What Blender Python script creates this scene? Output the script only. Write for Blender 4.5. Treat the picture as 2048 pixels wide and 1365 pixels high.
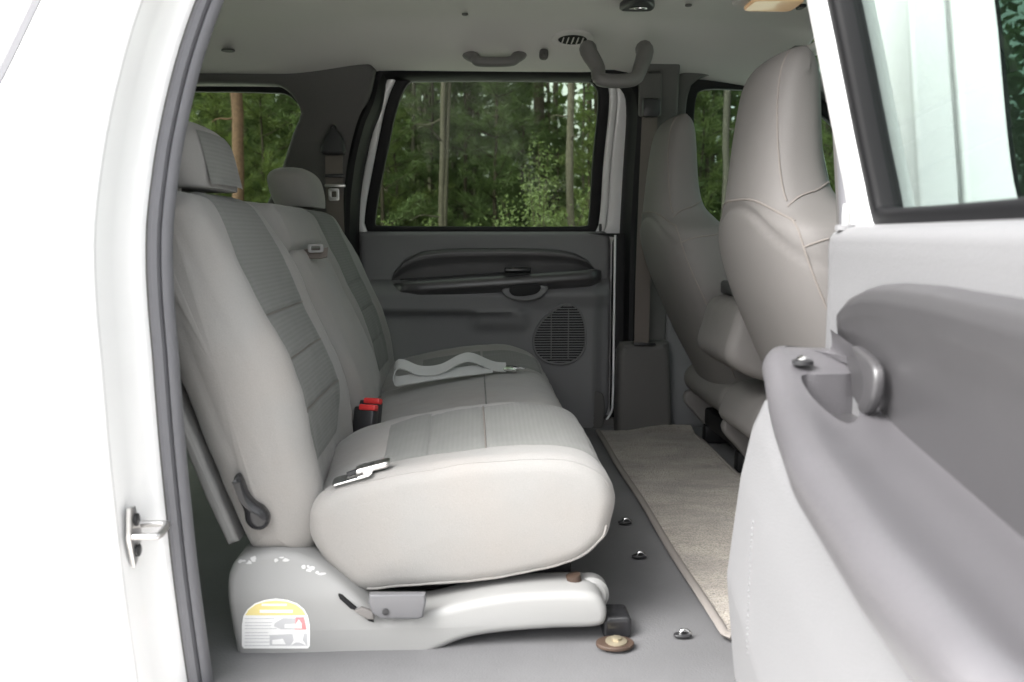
import bpy, bmesh, math, random
import numpy as np
from mathutils import noise as mnoise, Vector
R = math.radians
sc = bpy.context.scene
for o in list(bpy.data.objects):
    bpy.data.objects.remove(o, do_unlink=True)
col = sc.collection
rng = np.random.default_rng(7)
random.seed(7)

# ------------------------------------------------------------------ camera
CZ = 1.45                       # camera height above the ground; geometry below is written relative to it
FPX, CX0, CY0 = 1750.0, 1024.0, 682.5
YAW, PITCH = R(2.404), R(6.907)
cd = bpy.data.cameras.new('camera')
cam = bpy.data.objects.new('camera', cd); col.objects.link(cam)
cam.location = (0, 0, CZ)
cam.rotation_euler = (R(90) - PITCH, 0, -YAW)
cd.sensor_width = 36; cd.lens = 36 * FPX / 2048
cd.clip_start = 0.02; cd.clip_end = 2000
cd.dof.use_dof = True; cd.dof.focus_distance = 2.2; cd.dof.aperture_fstop = 5.6
sc.camera = cam

# ------------------------------------------------------------------ sky, sun, exposure (bright overcast day)
SUN_EL, SUN_AZ = 46, 238          # veiled sun behind the photographer's left shoulder
w = bpy.data.worlds.new('World'); sc.world = w; w.use_nodes = True
nt = w.node_tree; nt.nodes.clear()
wo = nt.nodes.new('ShaderNodeOutputWorld'); wb = nt.nodes.new('ShaderNodeBackground')
sk = nt.nodes.new('ShaderNodeTexSky'); sk.sky_type = 'NISHITA'; sk.sun_disc = False
sk.sun_elevation = R(SUN_EL); sk.sun_rotation = R(SUN_AZ); sk.dust_density = 5.0; sk.air_density = 1.0; sk.ozone_density = 1.0
hs = nt.nodes.new('ShaderNodeHueSaturation'); hs.inputs['Saturation'].default_value = 0.16   # cloud cover greys the sky
nt.links.new(sk.outputs[0], hs.inputs['Color']); nt.links.new(hs.outputs[0], wb.inputs[0])
wb.inputs[1].default_value = 0.15
nt.links.new(wb.outputs[0], wo.inputs[0])
sl = bpy.data.lights.new('sun', 'SUN'); sl.energy = .6; sl.angle = R(40); sl.color = (1, .98, .955)
so = bpy.data.objects.new('sun', sl); col.objects.link(so)
so.rotation_euler = (R(90 - SUN_EL), 0, R(180 - SUN_AZ))
so.location = (-3, -6, 9)
vs = sc.view_settings
vs.view_transform = 'Standard'; vs.look = 'None'; vs.gamma = 1; vs.use_curve_mapping = False
vs.exposure = 2.02
sc.render.engine = 'CYCLES'
sc.cycles.max_bounces = 10; sc.cycles.diffuse_bounces = 6; sc.cycles.glossy_bounces = 4
sc.cycles.transparent_max_bounces = 16; sc.cycles.transmission_bounces = 6
sc.cycles.use_denoising = True
sc.cycles.caustics_reflective = False; sc.cycles.caustics_refractive = False

# ------------------------------------------------------------------ pixel -> place helpers
cy_, sy_, cp_, sp_ = math.cos(YAW), math.sin(YAW), math.cos(PITCH), math.sin(PITCH)
Rv = np.array([cy_, -sy_, 0]); Fv = np.array([sy_ * cp_, cy_ * cp_, -sp_]); Uv = np.array([sy_ * sp_, cy_ * sp_, cp_])
def ray(px, py): return Fv + Rv * (px - CX0) / FPX + Uv * (CY0 - py) / FPX
def P(px, py, Y):
    d = ray(px, py); return d * (Y / d[1])
def PZ(px, py, z):
    d = ray(px, py); return d * (z / d[2])
def PX_(px, py, X):
    d = ray(px, py); return d * (X / d[0])
TUM = 0.24
def tz(z): return 0.0 if z < -.07 else (z if z > .07 else (z + .07) ** 2 / .28)
def PS(px, py, Y0, s=-1):        # on a side wall that leans in above the belt (far side s=-1)
    Y = Y0
    for _ in range(8):
        p = P(px, py, Y); Y = Y0 + s * TUM * tz(p[2])
    return p
HX, HY, DA = 0.555, 1.17, R(7)   # near rear door: hinge axis, and how far short of 90 degrees it stands open
DV = np.array([-math.sin(DA), -math.cos(DA), 0]); NV = np.array([-math.cos(DA), math.sin(DA), 0])
def near_door(u, t, z):
    t = t + TUM * tz(z)
    p = np.array([HX, HY, 0]) + DV * u + NV * t; return (p[0], p[1], z)
def far_side(x, t, z): return (x, 3.16 - t - TUM * tz(z), z)
def near_side(x, t, z): return (x, 1.17 + t + TUM * tz(z), z)
def far_door(u, t, z): return far_side(HX - u, t, z)

# ------------------------------------------------------------------ materials
def new_mat(name, base, rough=.5, metal=0, spec=.5, bump=0, bscale=200, var=0, vscale=8, coat=0, sheen=0, detail=2):
    m = bpy.data.materials.new(name); m.use_nodes = True
    n = m.node_tree; b = n.nodes['Principled BSDF']; L = n.links.new
    b.inputs['Base Color'].default_value = (*base, 1); b.inputs['Roughness'].default_value = rough
    b.inputs['Metallic'].default_value = metal; b.inputs['Specular IOR Level'].default_value = spec
    b.inputs['Coat Weight'].default_value = coat; b.inputs['Coat Roughness'].default_value = .05
    b.inputs['Sheen Weight'].default_value = sheen
    tc = n.nodes.new('ShaderNodeTexCoord')
    if var:
        t = n.nodes.new('ShaderNodeTexNoise'); t.inputs['Scale'].default_value = vscale; t.inputs['Detail'].default_value = 5
        L(tc.outputs['Object'], t.inputs['Vector'])
        mx = n.nodes.new('ShaderNodeMix'); mx.data_type = 'RGBA'
        mx.inputs['A'].default_value = (*[c * (1 - var) for c in base], 1); mx.inputs['B'].default_value = (*[min(1, c * (1 + var)) for c in base], 1)
        L(t.outputs['Fac'], mx.inputs['Factor']); L(mx.outputs['Result'], b.inputs['Base Color'])
    if bump:
        t = n.nodes.new('ShaderNodeTexNoise'); t.inputs['Scale'].default_value = bscale; t.inputs['Detail'].default_value = detail
        L(tc.outputs['Object'], t.inputs['Vector'])
        bp = n.nodes.new('ShaderNodeBump'); bp.inputs['Strength'].default_value = bump; bp.inputs['Distance'].default_value = .002
        L(t.outputs['Fac'], bp.inputs['Height']); L(bp.outputs[0], b.inputs['Normal'])
    return m

def ribbed_fabric(name, base, axis='Z', freq=150, amt=.16):
    m = new_mat(name, base, .9, spec=.15, sheen=.15)
    n = m.node_tree; b = n.nodes['Principled BSDF']; L = n.links.new
    tc = n.nodes.new('ShaderNodeTexCoord')
    wv = n.nodes.new('ShaderNodeTexWave'); wv.wave_type = 'BANDS'; wv.bands_direction = axis
    wv.inputs['Scale'].default_value = freq / 6.283 * 2; wv.inputs['Distortion'].default_value = .6; wv.inputs['Detail'].default_value = 2
    wv.inputs['Detail Scale'].default_value = 4
    L(tc.outputs['Object'], wv.inputs['Vector'])
    ns = n.nodes.new('ShaderNodeTexNoise'); ns.inputs['Scale'].default_value = 420; ns.inputs['Detail'].default_value = 3
    L(tc.outputs['Object'], ns.inputs['Vector'])
    ad = n.nodes.new('ShaderNodeMix'); ad.data_type = 'FLOAT'; ad.inputs['Factor'].default_value = .4
    L(wv.outputs['Fac'], ad.inputs['A']); L(ns.outputs['Fac'], ad.inputs['B'])
    mx = n.nodes.new('ShaderNodeMix'); mx.data_type = 'RGBA'
    mx.inputs['A'].default_value = (*[c * (1 - amt) for c in base], 1); mx.inputs['B'].default_value = (*[c * (1 + amt) for c in base], 1)
    L(ad.outputs['Result'], mx.inputs['Factor']); L(mx.outputs['Result'], b.inputs['Base Color'])
    bp = n.nodes.new('ShaderNodeBump'); bp.inputs['Strength'].default_value = .22; bp.inputs['Distance'].default_value = .0015
    L(ad.outputs['Result'], bp.inputs['Height']); L(bp.outputs[0], b.inputs['Normal'])
    return m

def seat_cloth(name, base, stain=(.62, .5, .40), amt=.25):
    m = new_mat(name, base, .85, spec=.2, sheen=.2)
    n = m.node_tree; b = n.nodes['Principled BSDF']; L = n.links.new
    tc = n.nodes.new('ShaderNodeTexCoord')
    a = n.nodes.new('ShaderNodeTexNoise'); a.inputs['Scale'].default_value = 5.5; a.inputs['Detail'].default_value = 4
    L(tc.outputs['Object'], a.inputs['Vector'])
    cr_ = n.nodes.new('ShaderNodeValToRGB'); cr_.color_ramp.elements[0].position = .42; cr_.color_ramp.elements[1].position = .75
    L(a.outputs['Fac'], cr_.inputs['Fac'])
    ml = n.nodes.new('ShaderNodeMath'); ml.operation = 'MULTIPLY'; ml.inputs[1].default_value = amt; L(cr_.outputs['Color'], ml.inputs[0])
    mx = n.nodes.new('ShaderNodeMix'); mx.data_type = 'RGBA'; mx.inputs['A'].default_value = (*base, 1); mx.inputs['B'].default_value = (*stain, 1)
    L(ml.outputs[0], mx.inputs['Factor'])
    f = n.nodes.new('ShaderNodeTexNoise'); f.inputs['Scale'].default_value = 700; f.inputs['Detail'].default_value = 2
    L(tc.outputs['Object'], f.inputs['Vector'])
    f2 = n.nodes.new('ShaderNodeTexNoise'); f2.inputs['Scale'].default_value = 28; f2.inputs['Detail'].default_value = 3
    L(tc.outputs['Object'], f2.inputs['Vector'])
    hv = n.nodes.new('ShaderNodeMix'); hv.data_type = 'RGBA'; hv.blend_type = 'MULTIPLY'; hv.inputs['Factor'].default_value = .22
    L(mx.outputs['Result'], hv.inputs['A']); L(f.outputs['Fac'], hv.inputs['B']); L(hv.outputs['Result'], b.inputs['Base Color'])
    bp = n.nodes.new('ShaderNodeBump'); bp.inputs['Strength'].default_value = .4; bp.inputs['Distance'].default_value = .0012
    L(f.outputs['Fac'], bp.inputs['Height'])
    bp2 = n.nodes.new('ShaderNodeBump'); bp2.inputs['Strength'].default_value = .22; bp2.inputs['Distance'].default_value = .004
    L(f2.outputs['Fac'], bp2.inputs['Height']); L(bp.outputs[0], bp2.inputs['Normal']); L(bp2.outputs[0], b.inputs['Normal'])
    return m

def glass_mat(name, tint, extra=0.0):
    m = bpy.data.materials.new(name); m.use_nodes = True
    n = m.node_tree; n.nodes.clear(); L = n.links.new
    o = n.nodes.new('ShaderNodeOutputMaterial'); mx = n.nodes.new('ShaderNodeMixShader')
    tr = n.nodes.new('ShaderNodeBsdfTransparent'); tr.inputs[0].default_value = (*tint, 1)
    gl = n.nodes.new('ShaderNodeBsdfGlossy'); gl.inputs['Roughness'].default_value = .015
    lw = n.nodes.new('ShaderNodeLayerWeight'); lw.inputs[0].default_value = .5
    pw = n.nodes.new('ShaderNodeMath'); pw.operation = 'POWER'; pw.inputs[1].default_value = 5; L(lw.outputs['Facing'], pw.inputs[0])
    ad = n.nodes.new('ShaderNodeMath'); ad.operation = 'MULTIPLY_ADD'; ad.inputs[1].default_value = .96 - extra; ad.inputs[2].default_value = .04 + extra; ad.use_clamp = True
    L(pw.outputs[0], ad.inputs[0]); L(ad.outputs[0], mx.inputs[0]); L(tr.outputs[0], mx.inputs[1]); L(gl.outputs[0], mx.inputs[2]); L(mx.outputs[0], o.inputs[0])
    return m

M = {}
M['white'] = new_mat('white_car_paint', (.86, .86, .86), .22, coat=.6, bump=.02, bscale=60)
M['seat'] = seat_cloth('seat_cloth', (.31, .304, .294), (.36, .30, .255))
M['rib'] = ribbed_fabric('ribbed_seat_cloth', (.170, .174, .164), 'Z', 130, .11)
M['ribx'] = ribbed_fabric('ribbed_cushion_cloth', (.185, .188, .179), 'X', 110, .04)
M['vinyl'] = new_mat('seat_vinyl', (.170, .161, .155), .62, spec=.3, bump=.12, bscale=350, var=.05, vscale=5)
M['shell'] = new_mat('seat_shell_plastic', (.28, .28, .275), .5, bump=.06, bscale=500, var=.03, vscale=10)
M['trim'] = new_mat('door_trim_plastic', (.19, .19, .195), .55, spec=.4, bump=.35, bscale=420, var=.03, vscale=6)
M['trimn'] = M['trim']
M['arm'] = new_mat('armrest_plastic', (.062, .060, .063), .38, spec=1.0, bump=.12, bscale=500, var=.05, vscale=20)
M['handle'] = new_mat('handle_plastic', (.16, .155, .15), .5, bump=.1, bscale=400)
M['arm_lit'] = new_mat('armrest_plastic_lit', (.108, .104, .111), .36, spec=1.0, bump=.3, bscale=420, var=.05, vscale=20)  # paler copy of the armrest plastic with near skylight put into its colour
M['pillar'] = new_mat('pillar_trim_plastic', (.11, .107, .103), .6, spec=.35, bump=.12, bscale=450, var=.04)
M['liner'] = new_mat('headliner_cloth', (.62, .60, .58), .95, spec=.1, bump=.15, bscale=500, var=.04, vscale=4)
M['floor'] = new_mat('floor_vinyl', (.15, .15, .154), .55, spec=.4, bump=.3, bscale=260, var=.22, vscale=7)
M['seal'] = new_mat('grey_seal_rubber', (.135, .135, .146), .6, bump=.1, bscale=200, var=.06, vscale=14)
M['black'] = new_mat('black_rubber', (.007, .007, .008), .55, spec=.3, bump=.05, bscale=300)
M['blackp'] = new_mat('black_plastic', (.03, .03, .032), .4, bump=.06, bscale=400)
M['dgrey'] = new_mat('dark_grey_plastic', (.022, .022, .024), .2, spec=.5)
M['steel'] = new_mat('zinc_steel', (.62, .61, .6), .3, metal=1, bump=.05, bscale=80)
M['chrome'] = new_mat('chrome', (.8, .8, .8), .1, metal=1)
M['rust'] = new_mat('rusty_bracket', (.065, .042, .03), .6, bump=.3, bscale=90, var=.5, vscale=40)
M['scuff'] = new_mat('scuffed_plastic', (.56, .56, .555), .6)
M['brass'] = new_mat('bolt_metal', (.42, .37, .27), .5, metal=.7, bump=.1, bscale=90)
M['red'] = new_mat('red_button', (.75, .05, .05), .35)
M['web'] = new_mat('belt_webbing', (.50, .51, .50), .7, bump=.3, bscale=900)
M['webt'] = new_mat('tan_belt_webbing', (.15, .13, .115), .75, bump=.3, bscale=900)
M['decal_w'] = new_mat('decal_white', (.85, .85, .84), .35)
M['decal_y'] = new_mat('decal_yellow', (.80, .68, .28), .35)
M['decal_g'] = new_mat('decal_grey', (.55, .55, .56), .35)
M['decal_r'] = new_mat('decal_red', (.80, .30, .31), .35)
M['glass'] = glass_mat('privacy_glass', (.66, .72, .64), -.034)
M['glassq'] = glass_mat('reflective_privacy_glass', (.35, .37, .38), .12)
M['glassf'] = glass_mat('green_glass', (.62, .70, .65), -.03)
M['glassn'] = glass_mat('near_glass', (.72, .775, .75))
M['lens'] = new_mat('lamp_lens', (.85, .62, .40), .25, coat=.5)
_b = M['lens'].node_tree.nodes['Principled BSDF']; _b.inputs['Emission Color'].default_value = (1, .55, .25, 1); _b.inputs['Emission Strength'].default_value = .05
M['seamc'] = new_mat('seam_thread', (.20, .18, .165), .8)
M['bark'] = new_mat('pine_bark', (.060, .048, .038), .9, spec=.1, bump=1.0, bscale=30, var=.7, vscale=24, detail=6)
M['bark2'] = new_mat('grey_bark', (.085, .074, .061), .9, spec=.1, bump=1.0, bscale=34, var=.7, vscale=26, detail=6)
M['bark3'] = new_mat('red_bark', (.12, .072, .052), .9, spec=.1, bump=1.0, bscale=30, var=.65, vscale=26, detail=6)

def leaf_mat(name, c):
    m = new_mat(name, c, .6, spec=.25, var=.45, vscale=1.1)
    b = m.node_tree.nodes['Principled BSDF']
    b.inputs['Subsurface Weight'].default_value = 0
    n = m.node_tree
    tl = n.nodes.new('ShaderNodeBsdfTranslucent'); tl.inputs[0].default_value = (c[0] * 1.4, c[1] * 1.5, c[2], 1)
    mx = n.nodes.new('ShaderNodeMixShader'); mx.inputs[0].default_value = .35
    n.links.new(b.outputs[0], mx.inputs[1]); n.links.new(tl.outputs[0], mx.inputs[2])
    n.links.new(mx.outputs[0], n.nodes['Material Output'].inputs[0])
    return m
M['needle'] = leaf_mat('pine_needles', (.095, .128, .055))
M['needle2'] = leaf_mat('bright_needles', (.125, .155, .058))
M['leaf'] = leaf_mat('shrub_leaves', (.125, .158, .068))
def mat_mat():
    m = new_mat('mat_carpet', (.44, .375, .30), 1.0, spec=.05, sheen=.3)
    n = m.node_tree; b = n.nodes['Principled BSDF']; L = n.links.new
    tc = n.nodes.new('ShaderNodeTexCoord'); mp = n.nodes.new('ShaderNodeMapping'); mp.inputs['Scale'].default_value = (3, 7, 1)
    L(tc.outputs['Object'], mp.inputs[0])
    a = n.nodes.new('ShaderNodeTexNoise'); a.inputs['Scale'].default_value = 2.2; a.inputs['Detail'].default_value = 6; a.inputs['Roughness'].default_value = .65
    L(mp.outputs[0], a.inputs[0])
    f = n.nodes.new('ShaderNodeTexNoise'); f.inputs['Scale'].default_value = 260; f.inputs['Detail'].default_value = 3; L(tc.outputs['Object'], f.inputs[0])
    r = n.nodes.new('ShaderNodeValToRGB'); r.color_ramp.elements[0].position = .36; r.color_ramp.elements[1].position = .62
    r.color_ramp.elements[0].color = (.25, .222, .188, 1); r.color_ramp.elements[1].color = (.40, .358, .302, 1)
    L(a.outputs['Fac'], r.inputs[0])
    mx = n.nodes.new('ShaderNodeMix'); mx.data_type = 'RGBA'; mx.blend_type = 'MULTIPLY'; mx.inputs['Factor'].default_value = .75
    r2 = n.nodes.new('ShaderNodeValToRGB'); r2.color_ramp.elements[0].position = .3; r2.color_ramp.elements[1].position = .6
    r2.color_ramp.elements[0].color = (.22, .22, .22, 1); L(f.outputs['Fac'], r2.inputs[0])
    L(r.outputs[0], mx.inputs['A']); L(r2.outputs[0], mx.inputs['B']); L(mx.outputs['Result'], b.inputs['Base Color'])
    bp = n.nodes.new('ShaderNodeBump'); bp.inputs['Strength'].default_value = .9; bp.inputs['Distance'].default_value = .006
    L(f.outputs['Fac'], bp.inputs['Height']); L(bp.outputs[0], b.inputs['Normal'])
    return m
M['mat'] = mat_mat()
M['bind'] = new_mat('mat_binding', (.21, .192, .178), .9, bump=.4, bscale=500)
M['ground'] = new_mat('gravel_ground', (.56, .545, .52), .95, spec=.1, bump=.6, bscale=40, var=.35, vscale=1.5)
M['litter'] = new_mat('pine_straw', (.16, .11, .07), .95, spec=.1, bump=.8, bscale=30, var=.4, vscale=2)

# ------------------------------------------------------------------ mesh helpers
def root_off(p):
    o = np.zeros(3)
    while p is not None:
        o += np.array(p.location); p = p.parent
    return o
def mk(name, V, Fc, mat, parent=None, smooth=True, angle=40):
    V = np.asarray(V, float).reshape(-1, 3).copy(); V[:, 2] += CZ
    V -= root_off(parent)
    me = bpy.data.meshes.new(name); me.from_pydata(V.tolist(), [], [tuple(int(i) for i in f) for f in Fc])
    return fin(name, me, mat, parent, smooth, angle)
def fin(name, me, mat, parent, smooth=True, angle=40):
    bm = bmesh.new(); bm.from_mesh(me)
    bmesh.ops.recalc_face_normals(bm, faces=bm.faces); bm.to_mesh(me); bm.free()
    me.materials.append(mat if not isinstance(mat, str) else M[mat])
    if smooth:
        me.shade_smooth(); me.set_sharp_from_angle(angle=R(angle))
    ob = bpy.data.objects.new(name, me); col.objects.link(ob)
    if parent is not None: ob.parent = parent
    return ob
def thing(name, label, cat, loc=(0, 0, 0), group=None):
    o = bpy.data.objects.new(name, None); col.objects.link(o)
    o.location = (loc[0], loc[1], loc[2] + CZ); o.empty_display_size = .1
    o['label'] = label; o['category'] = cat
    if group: o['group'] = group
    bpy.context.view_layer.update()
    return o
def tag(o, label, cat, group=None):
    o['label'] = label; o['category'] = cat
    if group: o['group'] = group
    return o
def cr(pts, n, closed=True):      # Catmull-Rom through pts, resampled evenly to n points
    p = np.asarray(pts, float); k = len(p); out = []
    segs = k if closed else k - 1
    for i in range(segs):
        if closed: a, b, c, d = p[(i - 1) % k], p[i], p[(i + 1) % k], p[(i + 2) % k]
        else: a, b, c, d = p[max(i - 1, 0)], p[i], p[i + 1], p[min(i + 2, k - 1)]
        for t in np.linspace(0, 1, 24, endpoint=False):
            out.append(.5 * ((2 * b) + (c - a) * t + (2 * a - 5 * b + 4 * c - d) * t * t + (3 * b - a - 3 * c + d) * t ** 3))
    if not closed: out.append(p[-1])
    out = np.array(out)
    q = np.vstack([out, out[:1]]) if closed else out
    L = np.r_[0, np.cumsum(np.linalg.norm(np.diff(q, axis=0), axis=1))]
    s = np.linspace(0, L[-1], n, endpoint=not closed)
    return np.stack([np.interp(s, L, q[:, j]) for j in range(p.shape[1])], 1)
def ccw(L):
    a = np.sum(L[:, 0] * np.roll(L[:, 1], -1) - np.roll(L[:, 0], -1) * L[:, 1])
    return L if a > 0 else L[::-1]
def normals2(L):
    t = np.roll(L, -1, 0) - np.roll(L, 1, 0); t /= np.linalg.norm(t, axis=1)[:, None] + 1e-9
    return np.stack([t[:, 1], -t[:, 0]], 1)
def offset2(L, d): return L + normals2(ccw(L)) * d
def smooth_step(a, b, x):
    t = np.clip((x - a) / (b - a), 0, 1); return t * t * (3 - 2 * t)
def rrect(x0, x1, y0, y1, r, n=6):
    out = []
    for cx, cy, a0 in ((x1 - r, y1 - r, 0), (x0 + r, y1 - r, 90), (x0 + r, y0 + r, 180), (x1 - r, y0 + r, 270)):
        for k in range(n + 1):
            a = R(a0 + 90 * k / n); out.append((cx + r * math.cos(a), cy + r * math.sin(a)))
    return np.array(out)
def grid_faces(nu, nv, closed_u=False):
    f = []
    for j in range(nv - 1):
        for i in range(nu if closed_u else nu - 1):
            a = j * nu + i; b = j * nu + (i + 1) % nu
            f.append((a, b, b + nu, a + nu))
    return f
def loft(name, secs, mat, parent, cap=True, closed=True, angle=40):
    secs = np.asarray(secs); m, n = secs.shape[:2]
    f = grid_faces(n, m, closed)
    if cap: f += [tuple(range(n)), tuple(range((m - 1) * n, m * n))]
    return mk(name, secs.reshape(-1, 3), f, mat, parent, angle=angle)
def plate(name, loops, fn, t0, t1, mat, parent, bevel=0.0, cuts=(), angle=35):
    """flat outline (with holes) in (a, z), extruded from depth t0 to t1, its rim rounded, mapped by fn(a, t, z)"""
    cu = bpy.data.curves.new('tmp', 'CURVE'); cu.dimensions = '2D'; cu.fill_mode = 'BOTH'
    th = abs(t1 - t0); bevel = min(bevel, th * .49)
    cu.extrude = th / 2 - bevel; cu.bevel_depth = bevel; cu.bevel_resolution = 3; cu.offset = -bevel
    for L in loops:
        s = cu.splines.new('POLY'); s.points.add(len(L) - 1); s.use_cyclic_u = True
        for q, (a, b) in zip(s.points, L): q.co = (a, b, 0, 1)
    ob = bpy.data.objects.new('tmp', cu); col.objects.link(ob)
    dg = bpy.context.evaluated_depsgraph_get(); dg.update()
    me = bpy.data.meshes.new_from_object(ob.evaluated_get(dg)); me.materials.clear(); me.name = name
    bpy.data.objects.remove(ob); bpy.data.curves.remove(cu)
    bm = bmesh.new(); bm.from_mesh(me)
    bmesh.ops.remove_doubles(bm, verts=bm.verts, dist=1e-5)
    for zc in cuts:
        bmesh.ops.bisect_plane(bm, geom=bm.verts[:] + bm.edges[:] + bm.faces[:], plane_co=(0, zc, 0), plane_no=(0, 1, 0))
    off = root_off(parent); tm = (t0 + t1) / 2
    for v in bm.verts:
        p = fn(v.co.x, tm + v.co.z * (1 if t1 > t0 else -1), v.co.y)
        v.co = (p[0] - off[0], p[1] - off[1], p[2] + CZ - off[2])
    bm.to_mesh(me); bm.free()
    return fin(name, me, mat, parent, True, angle)
def tube(name, path, rad, mat, parent, seg=10, cap=True, flat=1.0, updir=(0, 0, 1)):
    path = np.asarray(path, float); n = len(path); rad = np.broadcast_to(rad, n)
    T = np.gradient(path, axis=0); T /= np.linalg.norm(T, axis=1)[:, None] + 1e-9
    up = np.array(updir, float); secs = []
    for i in range(n):
        a = np.cross(T[i], up); la = np.linalg.norm(a)
        a = a / la if la > 1e-3 else np.array([1., 0, 0]); b = np.cross(a, T[i])
        secs.append([path[i] + rad[i] * (math.cos(2 * math.pi * k / seg) * a + flat * math.sin(2 * math.pi * k / seg) * b) for k in range(seg)])
    return loft(name, secs, mat, parent, cap, True, 60)
def ribbon(name, path, wvec, mat, parent, th=.0016):
    path = np.asarray(path, float); n = len(path)
    wv = np.broadcast_to(np.asarray(wvec, float), (n, 3))
    T = np.gradient(path, axis=0); N = np.cross(T, wv); N /= np.linalg.norm(N, axis=1)[:, None] + 1e-9
    secs = [[path[i] - wv[i] / 2 - N[i] * th, path[i] + wv[i] / 2 - N[i] * th, path[i] + wv[i] / 2 + N[i] * th, path[i] - wv[i] / 2 + N[i] * th] for i in range(n)]
    return loft(name, secs, mat, parent)
def box(name, c, s, mat, parent, bevel=.004, rot=None, segs=2):
    bm = bmesh.new(); bmesh.ops.create_cube(bm, size=1)
    for v in bm.verts: v.co = (v.co.x * s[0], v.co.y * s[1], v.co.z * s[2])
    if bevel: bmesh.ops.bevel(bm, geom=bm.edges[:], offset=min(bevel, min(s) * .45), segments=segs, profile=.5, affect='EDGES')
    from mathutils import Euler
    if rot is not None: bmesh.ops.rotate(bm, cent=(0, 0, 0), matrix=Euler(rot).to_matrix(), verts=bm.verts)
    V = [np.array(v.co) + np.array(c) for v in bm.verts]; Fc = [[v.index for v in f.verts] for f in bm.faces]
    bm.verts.index_update(); Fc = [[v.index for v in f.verts] for f in bm.faces]
    bm.free(); return mk(name, V, Fc, mat, parent)
def disc_prism(name, c, ax, rad, h, mat, parent, n=20, bev=.2):
    ax = np.array(ax, float); ax /= np.linalg.norm(ax); a = np.cross(ax, (0.3, .9, .2)); a /= np.linalg.norm(a); b = np.cross(ax, a)
    secs = []
    for hh, rr in ((0, rad), (h * (1 - bev), rad), (h, rad * (1 - bev))):
        secs.append([np.array(c) + ax * hh + rr * (math.cos(2 * math.pi * k / n) * a + math.sin(2 * math.pi * k / n) * b) for k in range(n)])
    return loft(name, secs, mat, parent)

class Pillow:
    """upholstered block: a side profile (x, z) run across the car from y0 to y1 with rounded ends"""
    def __init__(s, prof, y0, y1, r, N=150, My=44, dome=.012, disp=None, r1=None, slack=.0022):
        s.L = ccw(cr(prof, N)); s.n = normals2(s.L); s.y0, s.y1, s.r, s.My, s.dome, s.disp, s.N = y0, y1, r, My, dome, disp, N; s.r1 = r1 or r; s.slack = slack
        d = np.linalg.norm(np.roll(s.L, -1, 0) - s.L, axis=1); s.cum = np.r_[0, np.cumsum(d)]
    def at(s, idx, y, off=0.0):
        i0 = int(math.floor(idx)) % s.N; i1 = (i0 + 1) % s.N; f = idx - math.floor(idx)
        p = s.L[i0] * (1 - f) + s.L[i1] * f; n = s.n[i0] * (1 - f) + s.n[i1] * f
        d = off + (s.disp(p[0], p[1], n[0], n[1], (y - s.y0) / (s.y1 - s.y0)) if s.disp else 0)
        q = Vector((p[0], y, p[1])); d += s.slack * (mnoise.noise(q * 13) + .45 * mnoise.noise(q * 31) + .25 * mnoise.noise(q * 70))
        for e, r_ in ((y - s.y0, s.r), (s.y1 - y, s.r1)):
            if e < r_:
                c = max(0, 1 - e / r_); d -= r_ * (1 - math.sqrt(max(0, 1 - c * c)))
        return np.array([p[0] + n[0] * d, y, p[1] + n[1] * d])
    def idx(s, x, z): return int(np.argmin((s.L[:, 0] - x) ** 2 + (s.L[:, 1] - z) ** 2))
    def build(s, name, mat, parent):
        a = np.linspace(0, math.pi / 2, 9)
        ys = list(s.y0 + s.r * (1 - np.cos(a))) + list(np.linspace(s.y0 + s.r, s.y1 - s.r1, s.My)[1:-1]) + list((s.y1 - s.r1 * (1 - np.cos(a)))[::-1])
        secs = [[s.at(i, y) for i in range(s.N)] for y in ys]
        first, last = np.array(secs[0]), np.array(secs[-1])
        def caps(L, sg):
            c = L.mean(0); out = []
            for k in (.93, .8, .6, .35, .15, .0):
                q = c + (L - c) * k; q[:, 1] = L[:, 1] + sg * s.dome * (1 - k * k); out.append(q)
            return out
        return loft(name, np.array([*caps(first, -1)[::-1], *secs, *caps(last, 1)]), mat, parent, cap=False, angle=80)
    def patch(s, name, i0, i1, ya, yb, mat, parent, off=.004, nu=40, nv=26, edge=.012):
        """upholstery panel lying on the pillow between profile indices i0..i1; ya, yb give its side edges"""
        V = []
        for j in range(nu):
            k = j / (nu - 1); idx = i0 + (i1 - i0) * k
            a = ya(k) if callable(ya) else ya; b = yb(k) if callable(yb) else yb
            for i in range(nv):
                q = i / (nv - 1); y = a + (b - a) * q
                ll = abs(i1 - i0) * s.cum[-1] / s.N
                e = min(k * ll, (1 - k) * ll, q * abs(b - a), (1 - q) * abs(b - a))
                o = off * (.06 + .94 * math.sqrt(min(1, e / edge)))
                V.append(s.at(idx, y, o))
        return mk(name, V, grid_faces(nv, nu), mat, parent, angle=80)

def hfield(name, rows, mat, parent, angle=50):
    """rows[j][i] = world point; a relief surface"""
    rows = np.asarray(rows); return mk(name, rows.reshape(-1, 3), grid_faces(rows.shape[1], rows.shape[0]), mat, parent, angle=angle)

# ------------------------------------------------------------------ ground
gx, gy = np.meshgrid(np.linspace(-400, 400, 81), np.linspace(-400, 400, 81))
V = np.stack([gx, gy, np.full_like(gx, -CZ)], -1).reshape(-1, 3)
g = mk('ground', V, grid_faces(81, 81), 'ground', None); g['kind'] = 'structure'
V = []
for j in range(13):
    for i in range(60): V.append((-60 + 2 * i + rng.normal(0, .3), 10.5 + 5 * j + (rng.normal(0, .8) if j == 0 else 0), -CZ + .02 + .05 * rng.random()))
g = mk('forest_floor', V, grid_faces(60, 13), 'litter', None); g['kind'] = 'structure'

# ================================================================== THE CAR
suv = thing('suv', 'white SUV with its rear side door open onto a pale grey cabin', 'car', (0, 2.165, -CZ))
FZ = -.68                        # cabin floor
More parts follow.
